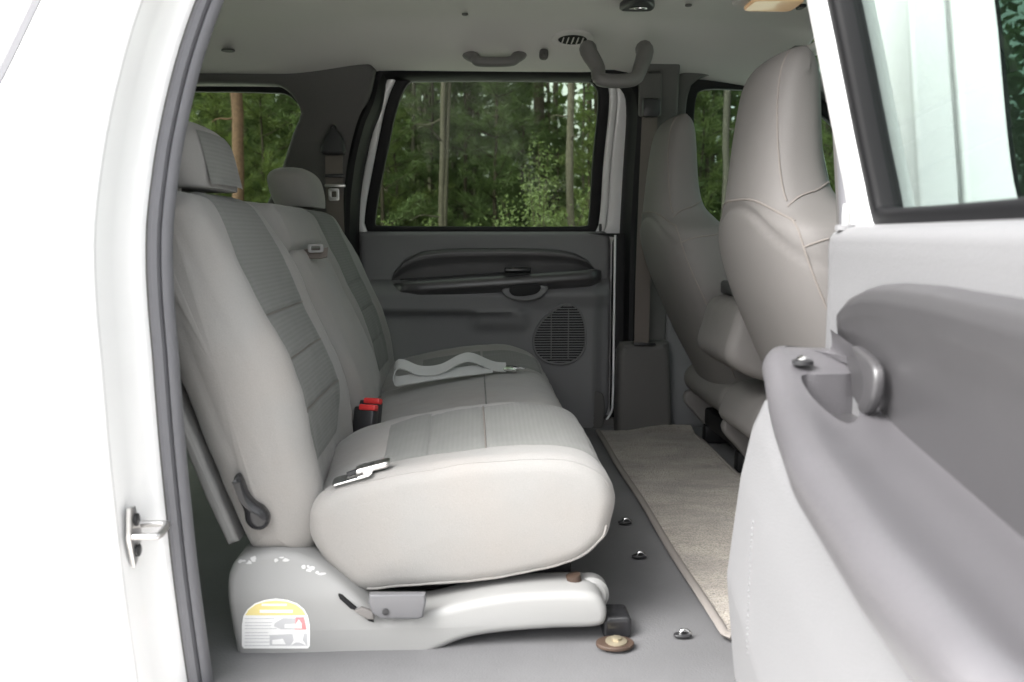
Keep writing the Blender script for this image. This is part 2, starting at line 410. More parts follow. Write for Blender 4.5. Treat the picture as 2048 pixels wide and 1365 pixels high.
# rear door opening, inner outline (x, z)
def PN(px, py, t):
    p = PS(px, py, 1.17 + t, 1); return (p[0], p[2])
rear_edge = [PN(*q, .13) for q in ((448, 1440), (428, 1340), (402, 1150), (386, 1000), (372, 850), (361, 700), (353, 600), (350, 480), (356, 400), (373, 280), (408, 130), (453, 0), (500, -95))] + [(-.31, .525)]
def opening(off=0.0, n=150):
    top = [(-.24, .537), (0, .542), (.3, .542), (.45, .537)]
    front = [(.52, .50), (.545, .42), (.545, .2), (.545, 0), (.545, -.3), (.545, -.55)]
    bot = [(.525, -.66), (.46, -.712), (.2, -.72), (0, -.72), (-.22, -.72), (-.32, -.718)]
    L = ccw(cr(rear_edge + top + front + bot, n))
    return L + normals2(L) * off
# near quarter window / far quarter window outline
def qwin(off=0.0):
    e0, e1 = PN(92, 0, .02), PN(0, 188, .02); sl_ = (e0[0] - e1[0]) / (e0[1] - e1[1])
    L = ccw(cr([(e1[0] - sl_ * .13 - .012, e1[1] - .13), e1, e0, (e0[0] + sl_ * .08, e0[1] + .08), (-.60, .475), (-.70, .49), (-1.1, .49), (-1.5, .48), (-1.6, .45), (-1.62, .25), (-1.62, .06), (-1.58, .015), (-1.2, .01), (-.8, .01), (-.68, .018)], 120))
    return L + normals2(L) * off
def fwin(off=0.0):               # front door window
    L = ccw(cr([(.745, .05), (.735, .3), (.73, .45), (.76, .50), (.88, .505), (1.05, .49), (1.2, .42), (1.4, .24), (1.52, .1), (1.55, .03), (1.5, .012), (1.2, .01), (.95, .01), (.80, .015)], 100))
    return L + normals2(L) * off
CUTS = (-.4, -.07, -.035, 0, .035, .07, .15, .3, .45)
# outer skins
def skin(loops, side, name):
    return plate(name, loops, side, 0, .018, 'white', suv, .006, CUTS)
ql = np.array([(-2.25, -.82), (.662, -.82), (.662, .62), (-2.1, .60), (-2.28, 0)])
def dens(L, n=40):
    L = np.asarray(L); out = []
    for a, b in zip(L, np.roll(L, -1, 0)):
        out += [a + (b - a) * k / n for k in range(n)]
    return np.array(out)
p = skin([dens(ql), opening(.0625), qwin()], near_side, 'side_panel')
p = skin([dens(ql), opening(-.004), qwin()], far_side, 'side_panel')
for side in (near_side, far_side):
    # white jamb from the outer skin to the seal, all round the opening
    secs = []
    for t, off in () if side is far_side else ((.002, .066), (.010, .0625), (.05, .058), (.075, .050), (.092, .040), (.100, .032), (.112, .028)):
        secs.append([side(x, t, z) for x, z in opening(off)])
    if side is near_side: loft('door_jamb', secs, 'white', suv, cap=False)
    # seal strip round the opening
    secs = []
    for t, off in ((.13, .02), (.152, .012), (.158, .002), (.152, -.012), (.12, -.024), (.09, -.033), (.03, -.033)) if side is far_side else ((.104, .030), (.098, .028), (.095, .022), (.098, .015), (.108, .013), (.104, .010), (.106, .005), (.112, .001), (.122, .000), (.128, .002)):
        secs.append([side(x, t * (1 - (.42 * float(smooth_step(.38, .52, z)) if side is far_side else 0)), z) for x, z in opening(off)])
    loft('door_seal', secs, 'seal' if side is near_side else 'black', suv, cap=False)  # far seal goes black: the unlit side is put into its colour
    # glass of the quarter window with its black surround
    q = plate('quarter_window', [qwin(.012)], side, .012, .017, 'glassq' if side is near_side else 'glass', suv, 0, CUTS)
    plate('window_gap', [qwin(.005), qwin(-.004)], side, -.0015, .010, 'seal', q, 0, CUTS)
    plate('window_seal', [qwin(.03), qwin(-.022)], side, .019, .045, 'black', q, .006, CUTS)

# inner wall trim: C-pillar and cargo side, B-pillar, front
iw = dens([(-2.1, FZ), (1.55, FZ), (1.55, .57), (-2.1, .57)], 40)
def bpost(side, nm):
    return plate(nm, [dens([(.548, FZ - .02), (.66, FZ - .02), (.672, .0), (.665, .57), (.548, .57)], 24)], side, .115, .15, 'pillar', suv, .012, CUTS)
def cpost(side, nm):
    re = [(x - (.020 if side is near_side else .004), z) for x, z in rear_edge if z > FZ + .01]
    L = [(-2.05, FZ)] + [(re[0][0], FZ)] + re + [(-.335, .545), (-.42, .552), (-2.05, .552)]
    return plate(nm, [dens(L, 14), qwin(-.012)], side, .10, .15, 'pillar', suv, .016, CUTS)
cp = cpost(far_side, 'pillar_trim'); cpost(near_side, 'pillar_trim')
bp_far = bpost(far_side, 'pillar_trim'); bpost(near_side, 'pillar_trim')
# lower bulge of the far B-pillar trim, where the belt comes out
pp = [P(1232, 700, 3.0), P(1240, 684, 3.0), P(1330, 680, 3.0), P(1333, 700, 3.0), P(1338, 878, 3.0), P(1228, 878, 3.0)]
plate('belt_housing', [dens([(q[0], q[2]) for q in pp], 6)], lambda a, t, z: (a, 3.03 - t, z), 0, .10, 'pillar', bp_far, .022)
# front doors (closed)
for side, nm in ((near_side, 'front_door'), (far_side, 'front_door')):
    L = np.array([(.668, -.75), (1.72, -.75), (1.74, -.02), (1.35, .34), (1.16, .52), (1.0, .575), (.672, .585)])
    d = plate(nm, [dens(L), fwin()], side, -.002, .018, 'white', suv, .008, CUTS)
    plate('glass', [fwin(.012)], side, .012, .016, 'glassf', d, 0, CUTS)
    plate('window_seal', [fwin(.022), fwin(-.018)], side, .018, .05, 'black', d, .006, CUTS)
    plate('frame', [fwin(.075), fwin(.02)], side, .02, .09, 'white' if side is near_side else 'pillar', d, .01, CUTS)
    Lp = np.array([(.66, FZ), (1.6, FZ), (1.62, -.01), (.66, -.01)])
    plate('trim_panel', [dens(Lp, 12)], side, .06, .15, 'trim', d, .02)
    # divider bar near the front of the glass
    b0, b1 = side(1.30, .014, .02), side(1.16, .014, .42)
    tube('divider_bar', [b0, b1], .014, 'dgrey', d, 8)

# roof: outer skin and headliner
def roof_z(y, hi, drop, flat=.5, edge=.80):
    d = abs(y - 2.165); return hi - drop * float(smooth_step(flat, edge, d))
ys = np.linspace(1.30, 3.03, 40); xs = np.linspace(-2.12, 1.06, 44)
rows = []
for x in xs:
    zz = -.02 * smooth_step(-1.2, -2.1, x) - .03 * smooth_step(.7, 1.06, x)
    rows.append([(x, y, roof_z(y, .665, .12, .45, .86) + zz + .02) for y in ys])
hfield('roof', rows, 'white', suv)
ys = np.r_[np.linspace(1.335, 1.375, 6), np.linspace(1.39, 2.94, 60), np.linspace(2.955, 2.995, 6)]; xs = np.linspace(-2.1, 1.02, 90); rows = []
for x in xs:
    zz = -.035 * smooth_step(-.25, -.62, x) - .03 * smooth_step(.7, 1.02, x)
    row = []
    for y in ys:
        z = roof_z(y, .63, .10, .46, .80) + zz
        ax = abs(y - 2.165); z -= .010 * float(smooth_step(.775, .825, ax))
        z += .008 * math.exp(-((x - .44) / .035) ** 2) * smooth_step(.3, .6, ax)      # swage between the roof bows
        z -= .010 * math.exp(-((x + .10) / .06) ** 2) * smooth_step(.45, .6, ax) * smooth_step(.76, .64, ax)
        row.append((x, y, z))
    rows.append(row)
liner = hfield('headliner', rows, 'liner', suv)

# floor
xs = np.linspace(-2.1, 1.6, 140); ys = np.linspace(1.24, 3.09, 80); rows = []
from mathutils import noise as mnoise, Vector
for x in xs:
    row = []
    for y in ys:
        z = FZ + .004 * mnoise.noise(Vector((x * 5, y * 5, 0))) - .003
        e = min(y - 1.24, 3.09 - y); z += .02 * float(smooth_step(.10, .03, 3.09 - y))
        row.append((x, y, z))
    rows.append(row)
floor = hfield('cabin_floor', rows, 'floor', suv)
for (px, py) in ((1250, 1046), (1278, 1114), (1365, 1272)):
    c = PZ(px, py, FZ + .002); n = 20
    L = np.array([(c[0] + .016 * math.cos(2 * math.pi * k / n), c[1] + .009 * math.sin(2 * math.pi * k / n)) for k in range(n)])
    a = plate('floor_anchor', [L], lambda a, t, b: (a, b, FZ + .001 + t), 0, .005, 'blackp', suv, .002)
    path = [(c[0] - .004, c[1], FZ + .004), (c[0] - .002, c[1], FZ + .011), (c[0] + .008, c[1], FZ + .011), (c[0] + .014, c[1], FZ + .004)]
    tube('loop', cr(path, 10, False), .0032, 'chrome', a, 8)
# far sill plate between floor and door
plate('sill', [dens([(-.42, FZ - .03), (.56, FZ - .03), (.56, FZ + .035), (-.42, FZ + .035)], 4)], far_side, .06, .13, 'pillar', suv, .012)
plate('sill', [dens([(-.42, FZ - .05), (.56, FZ - .05), (.56, FZ - .012), (-.42, FZ - .012)], 4)], near_side, .06, .10, 'pillar', suv, .008)
# rear end and front end of the cabin
def xplane(X): return lambda a, t, z: (X + t - .10 * max(z, 0) * (1 if X > 0 else -1), a, z)
tg = plate('tailgate', [dens([(1.24, -.75), (3.09, -.75), (3.09, .0), (2.95, .60), (1.38, .60), (1.24, 0)], 10), rrect(1.50, 2.83, .03, .50, .06)], xplane(-2.16), 0, .05, 'white', suv, .01, CUTS)
plate('glass', [rrect(1.49, 2.84, .02, .51, .06)], xplane(-2.15), 0, .004, 'glass', tg, 0, CUTS)
plate('firewall', [dens([(1.20, -.8), (3.13, -.8), (3.13, 0), (1.20, 0)], 6)], lambda a, t, z: (1.60 + t, a, z), 0, .04, 'pillar', suv, .01)
loft('dashboard', [[(1.28, y, -.34), (1.25, y, -.14), (1.32, y, -.05), (1.55, y, .0), (1.62, y, .0), (1.62, y, -.4)] for y in np.linspace(1.32, 3.01, 8)], 'pillar', suv)
loft('windshield', [[(1.74, 1.26, 0), (1.745, 1.26, 0.004), (1.745, 3.07, 0.004), (1.74, 3.07, 0)], [(1.06, 1.33, .60), (1.065, 1.33, .604), (1.065, 3.0, .604), (1.06, 3.0, .60)]], 'glassf', suv)
plate('cowl', [dens([(1.2, 1.6), (3.13, 1.6), (3.13, 1.78), (1.2, 1.78)], 4)], lambda a, t, b: (b, a, -.03 + t), 0, .02, 'black', suv, .004)
visor = PX_(1668, 120, .98)
plate('sun_visor', [rrect(-.02, .16, -.14, .14, .04)], lambda a, t, b: (.92 + a, 2.58 + b * .9, .50 + a * .35 + t), 0, .022, 'liner', suv, .009)

# striker on the rear jamb
st = P(272, 1060, 1.225); sx = float(np.interp(P(272, 1060, 1.225)[2], [q[1] for q in rear_edge[:-1]], [q[0] for q in rear_edge[:-1]])) - .0565
strk = plate('striker', [dens([(1.195, st[2] + .05), (1.213, st[2] + .048), (1.23, st[2]), (1.222, st[2] - .035), (1.20, st[2] - .052), (1.188, st[2])], 4)], lambda a, t, b: (sx + t, a - .006, st[2] + (b - st[2]) * .85), 0, .007, 'steel', suv, .002)
tube('loop', cr([(sx, 1.190, st[2] + .002), (sx + .032, 1.190, st[2] + .002), (sx + .041, 1.195, st[2] + .002), (sx + .041, 1.226, st[2] + .006), (sx + .032, 1.232, st[2] + .006), (sx, 1.232, st[2] + .006)], 40, False), .0052, 'steel', strk, 8)
for dz in (.026, -.026):
    disc_prism('screw', (sx + .006, 1.203, st[2] + dz * .85), (1, 0, 0), .009, .005, 'dgrey', strk, 14)

# ------------------------------------------------------------------ rear doors: the near one open, the far one closed
def make_door(fn, near):
    name = 'rear_door'
    trim = 'trim'
    def zt(u): return -.165 - .09 * (u - .1) + .019 * (1 - float(smooth_step(.10, .26, u))) if near else -.112 - .062 * (u - .06)
    # outer shell with the window opening
    def win(off=0.0):
        L = ccw(cr([(.13, .06), (.125, .25), (.115, .44), (.13, .505), (.19, .538), (.35, .545), (.55, .543), (.72, .538), (.79, .515), (.835, .43), (.87, .30), (.905, .16), (.925, .06), (.92, .02), (.86, .008), (.5, .006), (.25, .006), (.15, .012)], 110))
        return L + normals2(L) * off
    outl = ccw(cr([(.02, -.60), (.012, -.3), (.012, 0), (.012, .3), (.018, .47), (.06, .545), (.2, .575), (.5, .58), (.75, .572), (.86, .53), (.93, .38), (.985, .15), (1.005, 0), (.995, -.2), (.97, -.45), (.93, -.64), (.85, -.695), (.5, -.70), (.2, -.70), (.06, -.685)], 140))
    d = plate(name, [outl, win()], fn, .0, .02, 'white', suv, .006, CUTS)
    # window frame: white inner face, black seal, glass
    wo_ = .004 if near else .012
    plate('window_frame', [win(.055 if near else .040), win(wo_)], fn, .02, .062, 'white', d, .010, CUTS)
    plate('window_seal', [win(wo_ + .004), win(-.024)], fn, .022, .056, 'black', d, .008, CUTS)
    plate('glass', [win(.004)], fn, .030, .035, 'glassn' if near else 'glass', d, 0, CUTS)
    plate('door_edge', [outl * .995 + np.array([.002, 0]), win(.036)], fn, .02, .05, 'white', d, .012, CUTS)
    # trim panel (relief)
    zs = np.r_[np.linspace(.014, -.06, 14), np.linspace(-.07, -.28, 26), np.linspace(-.29, -.675, 34)]
    prof_z = [-.69, -.675, -.62, -.49, -.35, -.28, -.242, -.225, -.12, -.02, .0, .010, .014]
    prof_t = [.10, .14, .19, .205, .19, .176, .160, .085, .085, .085, .083, .070, .05]
    if not near:
        prof_z = [-.69, -.675, -.62, -.45, -.30, -.275, -.26, -.20, -.175, -.155, -.12, -.02, .0, .010, .014]
        prof_t = [.10, .12, .135, .135, .132, .135, .168, .168, .14, .085, .085, .085, .083, .070, .05]
    rows = []
    for z in zs:
        u0 = .02 if near else .072; u1 = .965
        if z > -.035: u0 += .035 * (1 - math.sqrt(max(0, 1 - ((z + .035) / .05) ** 2)))
        if z < -.60: u0 += .085 * (1 - math.sqrt(max(0, 1 - ((z + .60) / .08) ** 2)))
        row = []
        for k in np.linspace(0, 1, 80):
            u = u0 + (u1 - u0) * k; zr = z
            if near and z < -.12: zr = min(-.12, z - (zt(u) + .165) * float(smooth_step(-.68, -.4, z)))
            t = float(np.interp(zr, prof_z, prof_t))
            if not near:            # moulded pocket edge and the kick area toward the hinge
                s = float(smooth_step(.47, .36, u) * smooth_step(-.20, -.26, z))
                t = t * (1 - s) + s * (.150 if z > -.5 else .15)
                t -= .030 * float(smooth_step(.15, .10, u) * smooth_step(-.14, -.2, z))
                t += .02 * float(smooth_step(.36, .40, u) * smooth_step(.58, .54, u) * smooth_step(-.255, -.27, z) * smooth_step(-.34, -.30, z))
            e = min(u - u0, u1 - u)
            lim = .045 + (t - .045) * math.sqrt(max(0, 1 - max(0, 1 - e / .022) ** 2))
            row.append(fn(u, lim, z))
        rows.append(row)
    panel = hfield('trim_panel', rows, trim, d)
    # lock pin in its bezel
    lp = fn(.078 if near else .115, .070, .012)
    disc_prism('lock_bezel', (lp[0], lp[1], lp[2] - .006), (0, 0, 1), .013, .007, trim, d, 18)
    tube('lock_pin', [(lp[0], lp[1], lp[2]), (lp[0], lp[1], lp[2] + .015), (lp[0], lp[1], lp[2] + .027)], [.0045, .005, .0042], 'web' if near else 'blackp', d, 10)
    # dark insert above the armrest (lip, then recess)
    us = np.linspace(.118, .862, 70)
    def ztop(u): return float(np.interp(u, [.118, .135, .16, .20, .25, .32, .42, .65, .74, .80, .84, .862], [-.158, -.115, -.085, -.064, -.052, -.046, -.043, -.045, -.055, -.083, -.13, -.20]))
    rows = []
    for k in np.r_[np.linspace(0, .7, 12), np.linspace(.73, 1, 14)]:
        row = []
        for u in us:
            zb = zt(u) - .03; zz = max(ztop(u), zb + .006); z = zb + (zz - zb) * k
            t = float(np.interp(k, [0, .3, .6, .78, .88, .95, 1], [.086, .090, .096, .106, .108, .102, .080]))
            e = min(u - us[0], us[-1] - u); t = .078 + (t - .078) * math.sqrt(min(1, e / .05))
            row.append(fn(u, t, z))
        rows.append(row)
    ins = hfield('upper_insert', rows, 'arm', d)
    # armrest: swept section
    secs = []
    us0 = .045 if near else .112
    ends = np.r_[us0, us0 + .004, us0 + .012, us0 + .024, np.linspace(us0 + .04, .82, 52), .835, .848, .856, .86]
    for u in ends:
        q = min(1, math.sqrt(max(0, (u - us0 + .0005) / .04))) * min(1, math.sqrt(max(0.02, (.8605 - u) / .05)))
        h = zt(u) + .004 * (1 - smooth_step(.1, .2, u))
        w_ = float(np.interp(u, [.06, .1, .2, .4, .6, .75, .86], [.165, .178, .190, .212, .214, .205, .18]))
        if not near: w_ = float(np.interp(u, [.06, .1, .2, .4, .6, .75, .86], [.16, .165, .175, .19, .19, .18, .15]))
        hh = .07 if near else .052
        dish = .006 * float(smooth_step(.22, .36, u))
        sec = [(.07, h - .004), (.085, h - .004 - dish), (.12, h - .003 - dish), (.15, h - .002 - dish * .9), (w_ - .028, h - .001), (w_ - .014, h - .003), (w_ - .003, h - .014), (w_, h - .03), (w_ - .006, h - hh * .75), (w_ - .018, h - hh), (w_ - .04, h - hh - .01), (.10, h - hh - .01), (.07, h - hh)]
        sec = cr(sec, 64)
        c = np.array([.085, h - hh * .5])
        sec = c + (sec - c) * np.array([q, .35 + .65 * q])
        secs.append([fn(u, a, b) for a, b in sec])
    arm = loft('armrest', secs, 'arm_lit' if near else 'arm', d, angle=50)
    return d, panel, arm
nd, npanel, narm = make_door(near_door, True)
nd['label'] = 'rear passenger door swung wide open, showing its inner trim'
fd, fpanel, farm = make_door(far_door, False)
plate('door_gasket', [rrect(.014, .070, -.69, -.002, .03)], far_door, .05, .115, 'black', fd, .008)
pth = cr([far_door(.070, .122, .0), far_door(.070, .124, -.3), far_door(.070, .124, -.57), far_door(.080, .124, -.635), far_door(.12, .124, -.675)], 50, False)
tube('door_lip', pth, .0042, 'white', fd, 8)

from mathutils.bvhtree import BVHTree
def hitter(ob):
    off = root_off(ob.parent)
    t = BVHTree.FromPolygons([v.co[:] for v in ob.data.vertices], [p.vertices[:] for p in ob.data.polygons])
    def f(px, py):
        d = ray(px, py); r_ = t.ray_cast(Vector((0 - off[0], 0 - off[1], CZ - off[2])), Vector(d / np.linalg.norm(d)))
        if r_[0] is None: return None, None
        return np.array(r_[0]) + off - np.array([0, 0, CZ]), np.array(r_[1])
    return f
def PD(px, py, t):
    d = ray(px, py); h = np.array([HX, HY, 0]); k = (h @ NV + t) / (d @ NV); p = d * k
    return (float((p - h) @ DV), float(p[2]))
def cut(ob, cutter):
    m = ob.modifiers.new('b', 'BOOLEAN'); m.object = cutter; m.operation = 'DIFFERENCE'; m.solver = 'EXACT'
    dg = bpy.context.evaluated_depsgraph_get(); dg.update()
    me = bpy.data.meshes.new_from_object(ob.evaluated_get(dg)); ob.modifiers.clear()
    old = ob.data; ob.data = me; bpy.data.meshes.remove(old); me.name = ob.name
    bpy.data.objects.remove(cutter, do_unlink=True)
    me.shade_smooth(); me.set_sharp_from_angle(angle=R(40))
# --- near door: handle cup, screw, release lever at the tip of the armrest
ztip = -.146
def tipuv(px, py):               # where a view line meets the top of the near armrest
    z = ztip
    for _ in range(30):
        q = PZ(px, py, z) - np.array([HX, HY, 0]); u = float(q @ DV)
        z = .6 * z + .4 * (-.167 - .09 * (u - .1) + .019 * (1 - float(smooth_step(.10, .26, u))))
    return (u, float(q @ NV))
cup = [tipuv(*q) for q in ((1603, 752), (1640, 749), (1690, 747), (1720, 745), (1727, 770), (1724, 805), (1712, 832), (1688, 836), (1650, 815), (1618, 786))]
def flat_uv(a, t, b): return near_door(a, b, t)
cutter = plate('cutter', [cr(cup, 40)], flat_uv, ztip - .068, ztip + .03, 'arm', nd, 0)
cut(narm, cutter)
cupb = cr(cup, 40)
plate('cup_floor', [cupb], flat_uv, ztip - .074, ztip - .066, 'arm', narm, .001)
lev = [(1700, 694), (1722, 706), (1746, 738), (1744, 795), (1726, 828), (1712, 815), (1724, 785), (1722, 745)]
plate('release_lever', [cr([PD(a, b, .112) for a, b in lev], 60)], near_door, .100, .112, 'arm', narm, .004)
# the end of the armrest surround curls up against the panel
b0 = np.array(tipuv(1622, 704)); b1 = np.array(tipuv(1694, 738)); c0 = PD(1660, 660, .106); c1 = PD(1705, 692, .106)
lay = []
for o_ in (0, .007):
    rows = []
    for k in np.linspace(0, 1, 14):
        row = []
        for m_ in np.linspace(0, 1, 16):
            bu = b0 + (b1 - b0) * m_; cu_ = c0[0] + (c1[0] - c0[0]) * m_; cz_ = c0[1] + (c1[1] - c0[1]) * m_
            sag = math.sin(math.pi * k)
            row.append(near_door(bu[0] + (cu_ - bu[0]) * k, bu[1] + (.106 - bu[1]) * k - .012 * sag - o_ * .5, ztip + .001 + (cz_ - ztip) * k - .012 * sag - o_))
        rows.append(row)
    lay.append(np.array(rows).reshape(-1, 3))
V = np.vstack(lay); g1 = grid_faces(16, 14); nn_ = 16 * 14
ring_ = [i for i in range(16)] + [16 * j + 15 for j in range(1, 14)] + [16 * 13 + i for i in range(14, -1, -1)] + [16 * j for j in range(12, 0, -1)]
mk('surround_curl', V, g1 + [tuple(i + nn_ for i in q) for q in g1] + [(ring_[i], ring_[(i + 1) % len(ring_)], ring_[(i + 1) % len(ring_)] + nn_, ring_[i] + nn_) for i in range(len(ring_))], 'arm_lit', narm)
s0 = PZ(1606, 712, ztip + .002)
sc_ = disc_prism('screw', (s0[0], s0[1], ztip - .008), (0, 0, 1), .0125, .006, 'blackp', narm, 20, .3)
disc_prism('screw_head', (s0[0], s0[1], ztip - .004), (0, 0, 1), .0075, .006, 'chrome', sc_, 16, .5)
# stitching along the lower panel edge
hp = hitter(npanel)
for i in range(22):
    c, nn = hp(1506 - 11 * math.sin(i / 21 * 1.6), 1045 + i * 12.5)
    if c is not None: box('stitch', c + nn * .0002 * (-1 if nn[0] > 0 else 1), (.0018, .0022, .0042), 'trim', npanel, .0006, (0, R(8), 0), 1)
# --- far door: speaker, handle cup, pocket lid
sp_out = [(1100, 630), (1130, 611), (1155, 620), (1168, 655), (1166, 698), (1143, 722), (1104, 725), (1076, 708), (1069, 678), (1082, 648)]
YS = 3.005
L = ccw(cr([(P(a, b, YS)[0], P(a, b, YS)[2]) for a, b in sp_out], 60))
spk = plate('speaker', [L], lambda a, t, z: (a, YS - t, z), -.01, .002, 'black', fd, .001)
V, Fc = [], []
zz = np.arange(L[:, 1].min() + .005, L[:, 1].max() - .003, .0088)
for z in zz:
    xs_ = []
    for i in range(len(L)):
        a, b = L[i], L[(i + 1) % len(L)]
        if (a[1] - z) * (b[1] - z) < 0: xs_.append(a[0] + (b[0] - a[0]) * (z - a[1]) / (b[1] - a[1]))
    if len(xs_) < 2: continue
    x0, x1 = min(xs_), max(xs_); o = len(V)
    for dx, dy, dz in ((x0, .002, -.0022), (x0, .009, -.0012), (x0, .009, .0018), (x0, .002, .0022), (x1, .002, -.0022), (x1, .009, -.0012), (x1, .009, .0018), (x1, .002, .0022)):
        V.append((dx, YS - dy, z + dz))
    Fc += [(o, o + 1, o + 5, o + 4), (o + 1, o + 2, o + 6, o + 5), (o + 2, o + 3, o + 7, o + 6), (o, o + 3, o + 7, o + 4), (o, o + 1, o + 2, o + 3), (o + 4, o + 5, o + 6, o + 7)]
sg = mk('speaker_grille', V, Fc, 'trim', fd, smooth=False); sg['kind'] = 'stuff'
plate('speaker_rim', [offset2(L, .007), L], lambda a, t, z: (a, YS - t, z), -.01, .010, 'trim', fd, .004)
for fx in (.33, .67):
    xm = L[:, 0].min() + fx * (L[:, 0].max() - L[:, 0].min())
    box('grille_bar', (xm, YS - .009, (L[:, 1].min() + L[:, 1].max()) / 2), (.003, .004, L[:, 1].max() - L[:, 1].min() - .03), 'trim', fd, .001)
hc = [(1008, 578), (1090, 572), (1088, 590), (1070, 600), (1040, 602), (1016, 596)]
plate('pull_cup', [cr([(P(a, b, 2.975)[0], P(a, b, 2.975)[2]) for a, b in hc], 40)], lambda a, t, z: (a, 2.985 - t, z), 0, .016, 'trim', fd, .006)
hc2 = [(1022, 574), (1078, 570), (1072, 588), (1028, 592)]
plate('pull_recess', [cr([(P(a, b, 2.97)[0], P(a, b, 2.97)[2]) for a, b in hc2], 30)], lambda a, t, z: (a, 2.971 - t, z), 0, .004, 'black', fd, .001)
sw = P(1035, 548, 2.99)
box('switch_plate', (sw[0], 2.985, sw[2] + .012), (.09, .03, .014), 'dgrey', fd, .004, (R(-20), 0, 0))
ln = [P(800, 560, 3.05), P(930, 551, 3.05), P(1015, 546, 3.05)]
tube('trim_line', [(q[0], 3.055, q[2]) for q in ln], .0025, 'dgrey', fd, 8)
pl = [P(1172, 785, 3.0), P(1200, 786, 3.0), P(1210, 800, 3.0), P(1208, 850, 3.0), P(1190, 872, 3.0), P(1150, 872, 3.0), P(1150, 785, 3.0)]
plate('kick_panel', [cr([(q[0], q[2]) for q in pl], 40)], lambda a, t, z: (a, 3.026 - t, z), 0, .012, 'pillar', fd, .005)

# ------------------------------------------------------------------ ceiling fittings
def handle(px_a, px_b, py_end, py_mid, Y, rad, drop, nm):
    a = P(px_a, py_end, Y); b = P(px_b, py_end, Y); m_ = P((px_a + px_b) / 2, py_mid, Y - drop)
    path = cr([a + [0, .02, .015], a, a + [.022, -drop * .5, (m_[2] - a[2]) * .55], m_ - [.045, 0, 0], m_ + [.045, 0, .001], b + [-.016, -drop * .5, (m_[2] - b[2]) * .5], b, b + [0, .02, .015]], 60, False)
    rr = np.interp(np.linspace(0, 1, 60), [0, .12, .3, .7, .88, 1], [rad * 1.3, rad * 1.2, rad, rad, rad * 1.2, rad * 1.3])
    h = tube(nm, path, rr, 'handle', suv, 12)
    return h
h1 = handle(936, 1042, 108, 124, 2.84, .016, .03, 'grab_handle')
h2 = handle(1178, 1290, 106, 160, 2.60, .020, .05, 'grab_handle')
h2['label'] = 'large curved grab handle over the far centre pillar'
hk = P(1088, 108, 2.80)
ch = plate('coat_hook', [rrect(hk[0] - .014, hk[0] + .014, hk[2] - .017, hk[2] + .017, .012)], lambda a, t, z: (a, 2.825 - t, z), 0, .028, 'pillar', suv, .01)
tube('hook', cr([(hk[0], 2.80, hk[2]), (hk[0] + .004, 2.782, hk[2] - .008), (hk[0] + .006, 2.782, hk[2] + .008)], 12, False), .005, 'pillar', ch, 8)
def on_ceiling(px, py):
    lo, hi = 1.6, 2.95
    for _ in range(40):
        m_ = (lo + hi) / 2; q = P(px, py, m_)
        if q[2] < roof_z(m_, .63, .10, .46, .80): lo = m_
        else: hi = m_
    return P(px, py, lo)
vc = on_ceiling(1145, 78)
def vmap(a, t, b): return (vc[0] + a, vc[1] + b, roof_z(vc[1] + b, .63, .10, .46, .80) - t)
n = 36
ov = lambda rx, ry: np.array([(rx * math.cos(2 * math.pi * k / n), ry * math.sin(2 * math.pi * k / n)) for k in range(n)])
vent = plate('air_vent', [ov(.066, .044), ov(.044, .024)], vmap, -.006, .006, 'liner', suv, .005)
plate('vent_throat', [ov(.047, .027)], vmap, -.004, .002, 'black', vent, 0)
for k in range(5):
    xx = -.030 + k * .015; hh = .024 * math.sqrt(max(.05, 1 - (xx / .046) ** 2))
    c = vmap(xx, .006, 0)
    box('vane', c, (.0035, 2 * hh, .012), 'liner', vent, .001, (0, R(18), 0), 1)
dl = PZ(1535, 12, .60)
dome = plate('dome_lamp', [rrect(-.10, .10, -.075, .075, .03)], lambda a, t, b: (dl[0] + .01 + a, dl[1] - .030 + b, .632 - t), 0, .03, 'liner', suv, .012)
plate('lens', [rrect(-.07, .06, -.06, .055, .02)], lambda a, t, b: (dl[0] + .01 + a, dl[1] - .030 + b, .602 - t), 0, .012, 'lens', dome, .005)
plate('switch', [rrect(.07, .09, .01, .05, .008)], lambda a, t, b: (dl[0] + .01 + a, dl[1] - .030 + b, .602 - t), 0, .008, 'dgrey', dome, .003)
cl = PZ(1278, 22, .60)
con = plate('belt_retractor', [cr([(-.042, .05), (.042, .05), (.035, -.02), (.0, -.06), (-.035, -.02)], 40)], lambda a, t, b: (cl[0] + a, cl[1] + b, .632 - t), 0, .022, 'blackp', suv, .008)
tube('latch', cr([(cl[0] - .02, cl[1] + .02, .612), (cl[0] - .012, cl[1] - .03, .600), (cl[0] + .012, cl[1] - .03, .600), (cl[0] + .02, cl[1] + .02, .612)], 24, False), .004, 'chrome', con, 8)
for (px, py) in ((930, 23), (1377, 5), (455, 72)):
    c = on_ceiling(px, py); disc_prism('liner_clip', (c[0], c[1], roof_z(c[1], .63, .10, .46, .80) - .006 - (.035 if px < 600 else 0)), (0, 0, -1), .009 if px > 600 else .02, .005, 'pillar', suv, 14)

